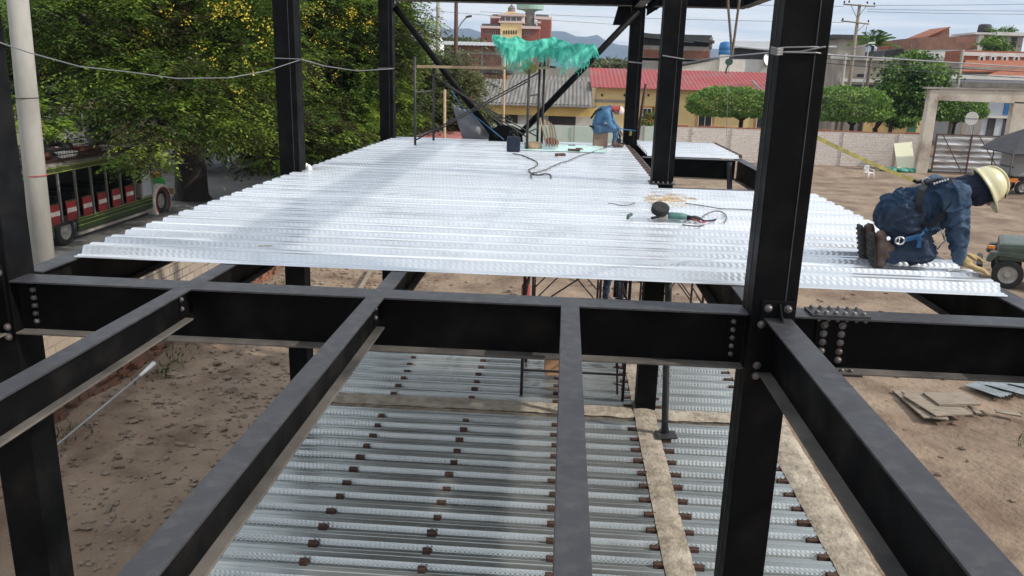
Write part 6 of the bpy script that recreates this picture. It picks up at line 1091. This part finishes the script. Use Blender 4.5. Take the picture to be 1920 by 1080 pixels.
b.add(vs,[(j*24+i,j*24+i+1,(j+1)*24+i+1,(j+1)*24+i) for j in range(9) for i in range(23)]); tag(b.build('net_reflection', mat('teal_reflection_tint',(0.42,0.66,0.62),.4,col2=(.60,.76,.74),scale=4,geo=True), smooth=True), 'pale teal sheet laid on the deck to imitate a reflection under the scaffold', 'sheet')  # thin sheet shaped and tinted as a teal reflection on the metal
for i,(u,v,l_,a,lab) in enumerate(((1050,290,.16,.5,'nearest brown steel offcut on the far deck'),(1076,282,.20,-.2,'brown steel offcut on the far deck, second from the seated worker'),(1072,274,.12,.0,'brown steel offcut on the far deck nearest the seated worker'),(1085,280,.1,.1,'brown steel offcut at the edge of the teal reflection'))):
    q = px(u,v,13.6); d = (q-V3(0,0,CAMZ)); tt_ = (dz+.02-CAMZ)/d.z; q = V3(0,0,CAMZ)+d*tt_; b = MB(); b.bbox(q,(l_,.05,.045),(0,0,a),.003); b.bbox(q+V3(.05,.03,.0),(l_*.6,.03,.03),(0,.2,a+.3),.002); tag(b.build('steel_offcut', M['clip']), lab, 'steel offcut', 'steel offcuts on the deck')
def onz(u, v, z): d = px(u,v,10)-V3(0,0,CAMZ); return V3(0,0,CAMZ)+d*((z-CAMZ)/d.z)
def path(pts, z, r, m, name, label, cat, n=6, wob=0.0):
    P = [onz(u,v,z) for u,v in pts]; out_ = []
    for i in range(len(P)-1):
        p0 = P[max(i-1,0)]; p1 = P[i]; p2 = P[i+1]; p3 = P[min(i+2,len(P)-1)]
        for k in range(n): t_ = k/n; out_.append(0.5*((2*p1)+(-p0+p2)*t_+(2*p0-5*p1+4*p2-p3)*t_*t_+(-p0+3*p1-3*p2+p3)*t_**3)+V3(random.uniform(-wob,wob),0,random.uniform(0,wob)))
    out_.append(P[-1]); return tag(MB().tube(out_, r, 6).build(name, m, smooth=True), label, cat)
M['cable'] = mat('dusty_cable', (0.07,0.065,0.06), .7, col2=(.13,.12,.11), scale=20, geo=True)
path([(962,288),(978,291),(1000,300),(1008,306),(1003,313),(992,318),(995,324),(1008,328),(1022,326),(1032,328),(1033,334)],dz+.010,.009,M['cable'],'power_cable','dark power cable looping on the deck in front of the black jug','cable')
path([(996,334),(997,326),(1012,322),(1025,318),(1045,308),(1065,302),(1085,293),(1105,287),(1125,281),(1143,274),(1152,270)],dz+.010,.008,M['cable'],'power_cable','braided cable running across the deck to the seated worker','cable',8,.008)
# grinder, its parts and the small scraps around it
g0 = onz(1236,412,dz); t = thing('angle_grinder', (g0.x,g0.y,dz), 'green angle grinder with a dark disc lying on the deck left of the thick column', 'power tool'); b = MB(); cd = g0+V3(.0,.02,.075); ax = V3(.12,-.45,.88).normalized(); b.lathe(cd,ax,[(-.004,0),(-.004,.080),(0.004,.082),(.05,.082),(.056,.078),(.056,.03),(.05,.0)],24); b.build('disc_guard', M['strapb'], t, smooth=False); b = MB(); b.lathe(cd-ax*.012,ax,[(0,0),(0,.055),(.006,.056),(.007,0)],20); b.build('disc', M['rim'], t)
b = MB(); b.bbox(g0+V3(.03,.0,.03),(.09,.07,.06),(0,0,0),.015); b.build('gear_head', M['rim'], t); b = MB(); b.tube([g0+V3(.06,.0,.038),g0+V3(.10,.0,.042),g0+V3(.20,-.005,.040),g0+V3(.245,-.005,.036)],[.026,.034,.033,.026],12); b.build('motor_body', mat('dusty_green_plastic',(0.05,0.15,0.13),.6,col2=(.09,.20,.18),scale=20,geo=True), t, smooth=True)
b = MB(); b.tube([g0+V3(.245,-.005,.034),g0+V3(.33,-.01,.024),g0+V3(.37,-.01,.020)],[.022,.020,.014],8); b.build('handle', M['strapb'], t, smooth=True); b = MB(); b.tube([g0+V3(-.01,-.06,.04),g0+V3(-.08,-.05,.02)],.012,8); b.build('side_handle', M['strapb'], t)
path([(1290,412),(1300,406),(1312,409),(1320,414),(1338,413),(1342,411)],dz+.016,.009,M['hood'],'grinder_cable','dark cable end beside the grinder','cable'); path([(1296,410),(1306,413),(1316,417),(1324,416)],dz+.025,.007,M['redcloth'],'red_cable','short red cable beside the grinder','cable'); path([(1280,421),(1290,423),(1308,424),(1320,422)],dz+.008,.006,M['cable'],'loose_cable','thin dark cable in front of the grinder','cable')
path([(1317,407),(1325,401),(1340,396),(1352,397),(1361,404),(1361,413),(1358,418)],dz+.012,.006,M['cable'],'bent_cable','thin cable bent in an arch right of the grinder','cable')
b = MB(); q = onz(1181,412,dz); b.tube([q+V3(-.02,.0,.012),q+V3(-.012,.03,.03),q+V3(.02,.05,.045)],[.014,.018,.014],8); tag(b.build('hook', mat('dark_green_hook',(0.04,0.09,0.07),.6), smooth=True), 'small dark green hook left of the grinder', 'hook')
b = MB(); rr = random.Random(5)
for k in range(60): c_ = onz(1252+rr.gauss(0,20),374+rr.gauss(0,3.2),dz+.006); a = rr.uniform(0,6.28); r_ = rr.uniform(.03,.14); b.tube([c_+V3(math.cos(a+w)*r_,math.sin(a+w)*r_,.006*k/20) for w in (0,.5,1.0,1.5)],.0035,4)
tag(b.build('straw_fibres', mat('straw_fibre',(0.50,0.36,0.20),.9,col2=(.62,.48,.30),scale=10,geo=True)), 'loose heap of straw coloured rope fibres behind the grinder', 'rope', kind='stuff')
path([(1285,381),(1320,386),(1350,391),(1380,392),(1415,394)],dz+.008,.005,M['cable'],'thin_wire','thin wire trailing right from the fibre heap','wire'); path([(1140,381),(1150,382),(1165,385),(1180,384),(1190,380)],dz+.006,.004,M['cable'],'thin_wire','bit of thin wire left of the fibre heap','wire')
b = MB(); 
for u,v,s_ in ((555,312,.07),(562,314,.06),(571,312,.05),(580,316,.035)): q = onz(u,v,dz+.02); b.blob(q,(s_,s_*.8,.04),int(u),.35,2)
tag(b.build('white_rag', M['whitep'], smooth=True), 'crumpled white rag at the foot of the second left column', 'rag')
b = MB(); q = onz(497,462,dz); b.bbox(q+V3(0,0,.004),(.10,.012,.006),(0,0,.3),.001); tag(b.build('brown_scrap', M['wood']), 'tiny brown scrap near the front left of the deck', 'scrap')
# galvanised wires tied between the columns
M['galv'] = mat('galvanised_wire', (0.22,0.22,0.23), .5, .5)
P = lambda u,v,y: px(u,v,y)
wire([P(-6,78,4.66),P(52,98,5.6),P(150,125,6.8),P(235,134,7.6),P(330,147,8.5),P(430,146,9.3),P(500,133,9.7),P(563,112,9.95)],.0048,M['galv'],'galvanised wire sagging from the left column to the second left column',6)
wire([P(563,111,9.95),P(610,124,11.5),P(670,133,13.5),P(737,129,15.24)],.007,M['galv'],'galvanised wire from the second left column to the far left column',6); wire([P(514,109,9.94),P(566,111,9.94)],.006,M['galv'],'short galvanised wire turn round the second left column',4)
wire([P(708,128,15.24),P(740,128,15.24)],.007,M['galv'],'galvanised wire turn round the far left column',4); wire([P(1178,116,15.57),P(1211,119,15.57)],.012,M['galv'],'galvanised wire turn round the far right column',4); wire([P(1242,104,9.92),P(1284,111,9.92)],.007,M['galv'],'galvanised wire turn round the middle column',4)
wire([P(1284,111,9.92),P(1310,112,9.2),P(1380,104,7.2),P(1460,97,4.8)],.005,M['galv'],'galvanised wire from the middle column to the thick column',6,0.0)
b = wire([P(1448,98,4.60),P(1500,97,4.60),P(1545,88,4.60),P(1568,87,4.72)],.005,M['galv'],'upper galvanised wire tied round the thick column',5); wire([P(1448,92,4.61),P(1472,89,4.595),P(1520,88,4.595),P(1568,89,4.65)],.004,M['galv'],'lower galvanised wire tied round the thick column',5); wire([P(1470,98,4.598),P(1530,99,4.598),P(1560,103,4.65),P(1700,112,5.6),P(1960,128,7.5)],.0045,M['galv'],'galvanised wire running right from the thick column',5)
b = MB(); q = P(1457,96,4.59)
for k in range(5): b.tube([q+V3(-.035,0,.02-.008*k),q+V3(0,-.012,.012-.008*k),q+V3(.03,0,.016-.008*k)],.004,5)
tag(b.build('wire_knot', M['galv']), 'knot of galvanised wire on the thick column', 'wire')
# hanging ropes and hook right of the middle column
M['rope'] = mat('brown_rope', (0.10,0.08,0.065), .9, col2=(.16,.13,.10), scale=30, geo=True)
for a_,lab in (((1363,-40),'left brown rope hanging in a V right of the middle column'),((1390,-30),'right brown rope hanging in a V right of the middle column')):
    wire([P(a_[0],a_[1],11.0),P(1365 if a_[0]==1363 else 1385,10,11.0),P(1370 if a_[0]==1363 else 1377,70,11.0),P(1372,105,11.0)],.017,M['rope'],lab,5,0,'rope')
t = thing('pulley_hook', P(1367,122,11.0), 'dark green pulley hook hanging at the end of the brown ropes', 'hook'); b = MB(); b.lathe(P(1367,116,11.0)+V3(0,.03,0),(0,-1,0),[(0,0),(0,.045),(.06,.045),(.06,0)],12); b.build('pulley', mat('pulley_green',(0.03,0.07,0.055),.5), t, smooth=False); tube_obj('rod',[P(1371,104,11),P(1368,112,11)],.014,M['scafd'],t); tube_obj('hook_arm',[P(1366,120,11),P(1362,130,11),P(1361,138,11)],.010,M['scafd'],t)
wire([P(1367,120,11.0),P(1364,190,11.0),P(1362,262,11.0)],.003,M['galv'],'thin line hanging from the pulley hook in front of the clipped tree',4); 
tag(MB().tube([P(1211,157,15.9),P(1204,200,15.9),P(1196,262,15.9)],.03,6).build('leaning_bar', M['clip'], smooth=True), 'rusty bar leaning right behind the far right column', 'bar')

# ================================================================ YARD THINGS
def ongr(u, v, z=0.05): return onz(u,v,z)
t = ongr(100,840,.36); e = ongr(262,705,.40); e2 = ongr(288,682,.42); b = thing('white_pipe', (t.x,t.y,.1), 'long thin white pipe with a thicker end lying on the dirt at lower left', 'pipe'); tube_obj('pipe',[t,t.lerp(e,.5),e],.020,M['zinc'],b); tube_obj('thick_end',[e,e2],[.03,.055],M['white'],b)
def plank(u0,v0,u1,v1,w,z,label,m='woodg',th=.03,name='plank'):
    a = ongr(u0,v0,z); c = ongr(u1,v1,z); d = (c-a); L_ = d.length; an = math.atan2(d.y,d.x); b = MB(); b.bbox((a+c)/2,(L_,w,th),(random.uniform(-.02,.02),random.uniform(-.015,.015),an),.004); return tag(b.build(name, M[m]), label, 'plank', 'loose planks on the yard')
plank(1682,733,1742,783,.22,.06,'long pale plank lying left under the pallet boards'); plank(1725,740,1790,778,.85,.12,'wide dark board, lowest of the stack right of the thick girder','woodg'); plank(1712,735,1745,765,.5,.09,'dark board half under the left side of the stack'); plank(1745,748,1822,748,.62,.17,'wide pale weathered board on top of the stack right of the thick girder','woodg',.05)
plank(1790,738,1836,776,.12,.05,'narrow plank on the right side of the stack'); plank(1746,778,1776,782,.35,.07,'broken board end in front of the stack'); plank(1866,770,1914,778,.18,.06,'small flat board at the right edge of the yard'); plank(592,492,608,520,.20,.06,'short pale plank in the gap beyond the cross beam on the left','wood')
plank(700,500,672,545,.12,.3,'thin plank propped near the second left beam','woodg'); plank(1040,500,1140,508,.1,.06,'long thin batten on the earth under the far deck','wood')
for k,(u0,v0,u1,v1,lab) in enumerate(((1822,722,1890,745,'left corrugated zinc offcut lying at the right edge of the yard'),(1850,722,1925,742,'middle corrugated zinc offcut lying at the right edge of the yard'),(1890,724,1960,740,'right corrugated zinc offcut lying at the right edge of the yard'))):
    a = ongr(u0,v0); c = ongr(u1,v1); d = (c-a).normalized(); s_ = V3(-d.y,d.x,0); L_ = (c-a).length; b = MB(); n = 16; vs = []
    for j in (0,1):
        for i in range(n+1): w = -.28+.56*i/n; p = a+d*L_*j+s_*w; vs.append((p.x,p.y,.10+.05*k+.02*math.sin(i*1.6)))
    b.add(vs,[(i,i+1,n+2+i,n+1+i) for i in range(n)]); o = b.build('zinc_offcut', M['ldeck']); s = o.modifiers.new('s','SOLIDIFY'); s.thickness = .004; tag(o, lab, 'metal sheet', 'zinc offcuts on the yard')
b = MB(); q = px(1037,703,11.0); b.bbox((q.x,11.0,LD+.30),(.26,.2,.42),(0,0,.1),.006); tag(b.build('cardboard_box', mat('cardboard',(0.40,0.22,0.12),.9,col2=(.46,.27,.15),scale=3,geo=True)), 'orange-brown cardboard box behind the middle floor beam on the lower deck', 'box')
q = px(986,545,11.4); t = thing('fuel_can', (q.x,11.4,q.z-.18), 'bright red can hanging at the maroon scaffold under the deck', 'can'); b = MB(); b.lathe((q.x,11.4,q.z-.18),(0,0,1),[(0,0),(0,.06),(.02,.066),(.26,.066),(.30,.03),(.36,.03),(.36,0)],14); b.build('body', M['redcloth'], t, smooth=True); tube_obj('handle',[(q.x-.03,11.4,q.z+.16),(q.x-.03,11.4,q.z+.24),(q.x+.03,11.4,q.z+.24),(q.x+.03,11.4,q.z+.16)],.008,M['strapb'],t)
# rubble and stones strewn over the yard (nobody could count them)
b = MB(); rr = random.Random(21)
def gz(x, y):
    e = min(1,(x+14)/3,(66-y)/6); k = e*(0.10*mnoise.noise(Vector((x*0.35,y*0.35,1)))+0.055*mnoise.noise(Vector((x*1.3,y*1.3,7)))+0.035*mnoise.noise(Vector((x*3.1,y*3.1,3))))
    if x < -5.5 and y < 28: k += 0.22*max(0,min(1,(-5.5-x)/2.6))
    return k
for k in range(5200):
    if k < 3600: x = rr.gauss(-6.3,1.6); y = rr.uniform(9,30); r = abs(rr.gauss(0,.024))+.010
    elif k < 4300: x = rr.uniform(-8,4); y = rr.uniform(16,40); r = abs(rr.gauss(0,.05))+.018
    else: x = rr.uniform(3,16); y = rr.uniform(9,40); r = abs(rr.gauss(0,.035))+.015
    if x < -8.85: continue
    if rr.random() < .03: r *= 2.6
    b.blob((x,y,gz(x,y)+r*.25),(r*rr.uniform(.8,1.5),r*rr.uniform(.7,1.2),r*rr.uniform(.4,.8)),k,.35,1)
M['rock'] = mat('rubble_stone', (0.17,0.125,0.09), .95, col2=(0.27,0.22,0.175), scale=1.3, geo=True, col3=(0.14,0.085,0.055), scale3=.8)
tag(b.build('rubble', M['rock']), 'stones and rubble strewn over the dirt yard', 'rubble', kind='stuff')
Vs = []; rr = np.random.default_rng(8)
for (cx_, cy_) in [(-8.6,9.5),(-8.5,12.2),(-8.4,15.8),(-8.5,17.2),(-8.2,18.4),(-7.6,20.5),(-8.3,23.0),(-5.0,24.5),(5.6,21.0),(9.3,14.5)]:
    n = 90; P = np.c_[rr.normal(cx_,.22,n), rr.normal(cy_,.45,n), np.full(n, gz(cx_,cy_)-.01)]; D = np.c_[rr.normal(size=(n,2))*.6, np.abs(rr.normal(size=n))+.5]; Vs.append(leafs(P, D, rr.normal(size=(n,3)), .07+.13*rr.random(n), .015+.03*rr.random(n)))
wv = np.concatenate(Vs); tag(quads_obj('weeds', wv, rr.random(len(wv)//4), M['leafD'], None), 'low weeds growing in tufts along the block wall and in the yard', 'weeds', kind='stuff')
# haze over the town
b = MB(); b.box(-3400,4700,-400,6100,-1.2,900); hz = MB(); o = b.build('haze', bpy.data.materials.new('haze_air')); tag(o, 'thin air haze over the town', 'haze', kind='stuff')
m = o.data.materials[0]; m.use_nodes = True; m.node_tree.nodes.clear(); ou = m.node_tree.nodes.new('ShaderNodeOutputMaterial'); v = m.node_tree.nodes.new('ShaderNodeVolumePrincipled'); v.inputs['Color'].default_value = (0.62,0.76,0.98,1); v.inputs['Density'].default_value = 0.00015; v.inputs['Anisotropy'].default_value = 0.1; m.node_tree.links.new(v.outputs[0], ou.inputs['Volume'])
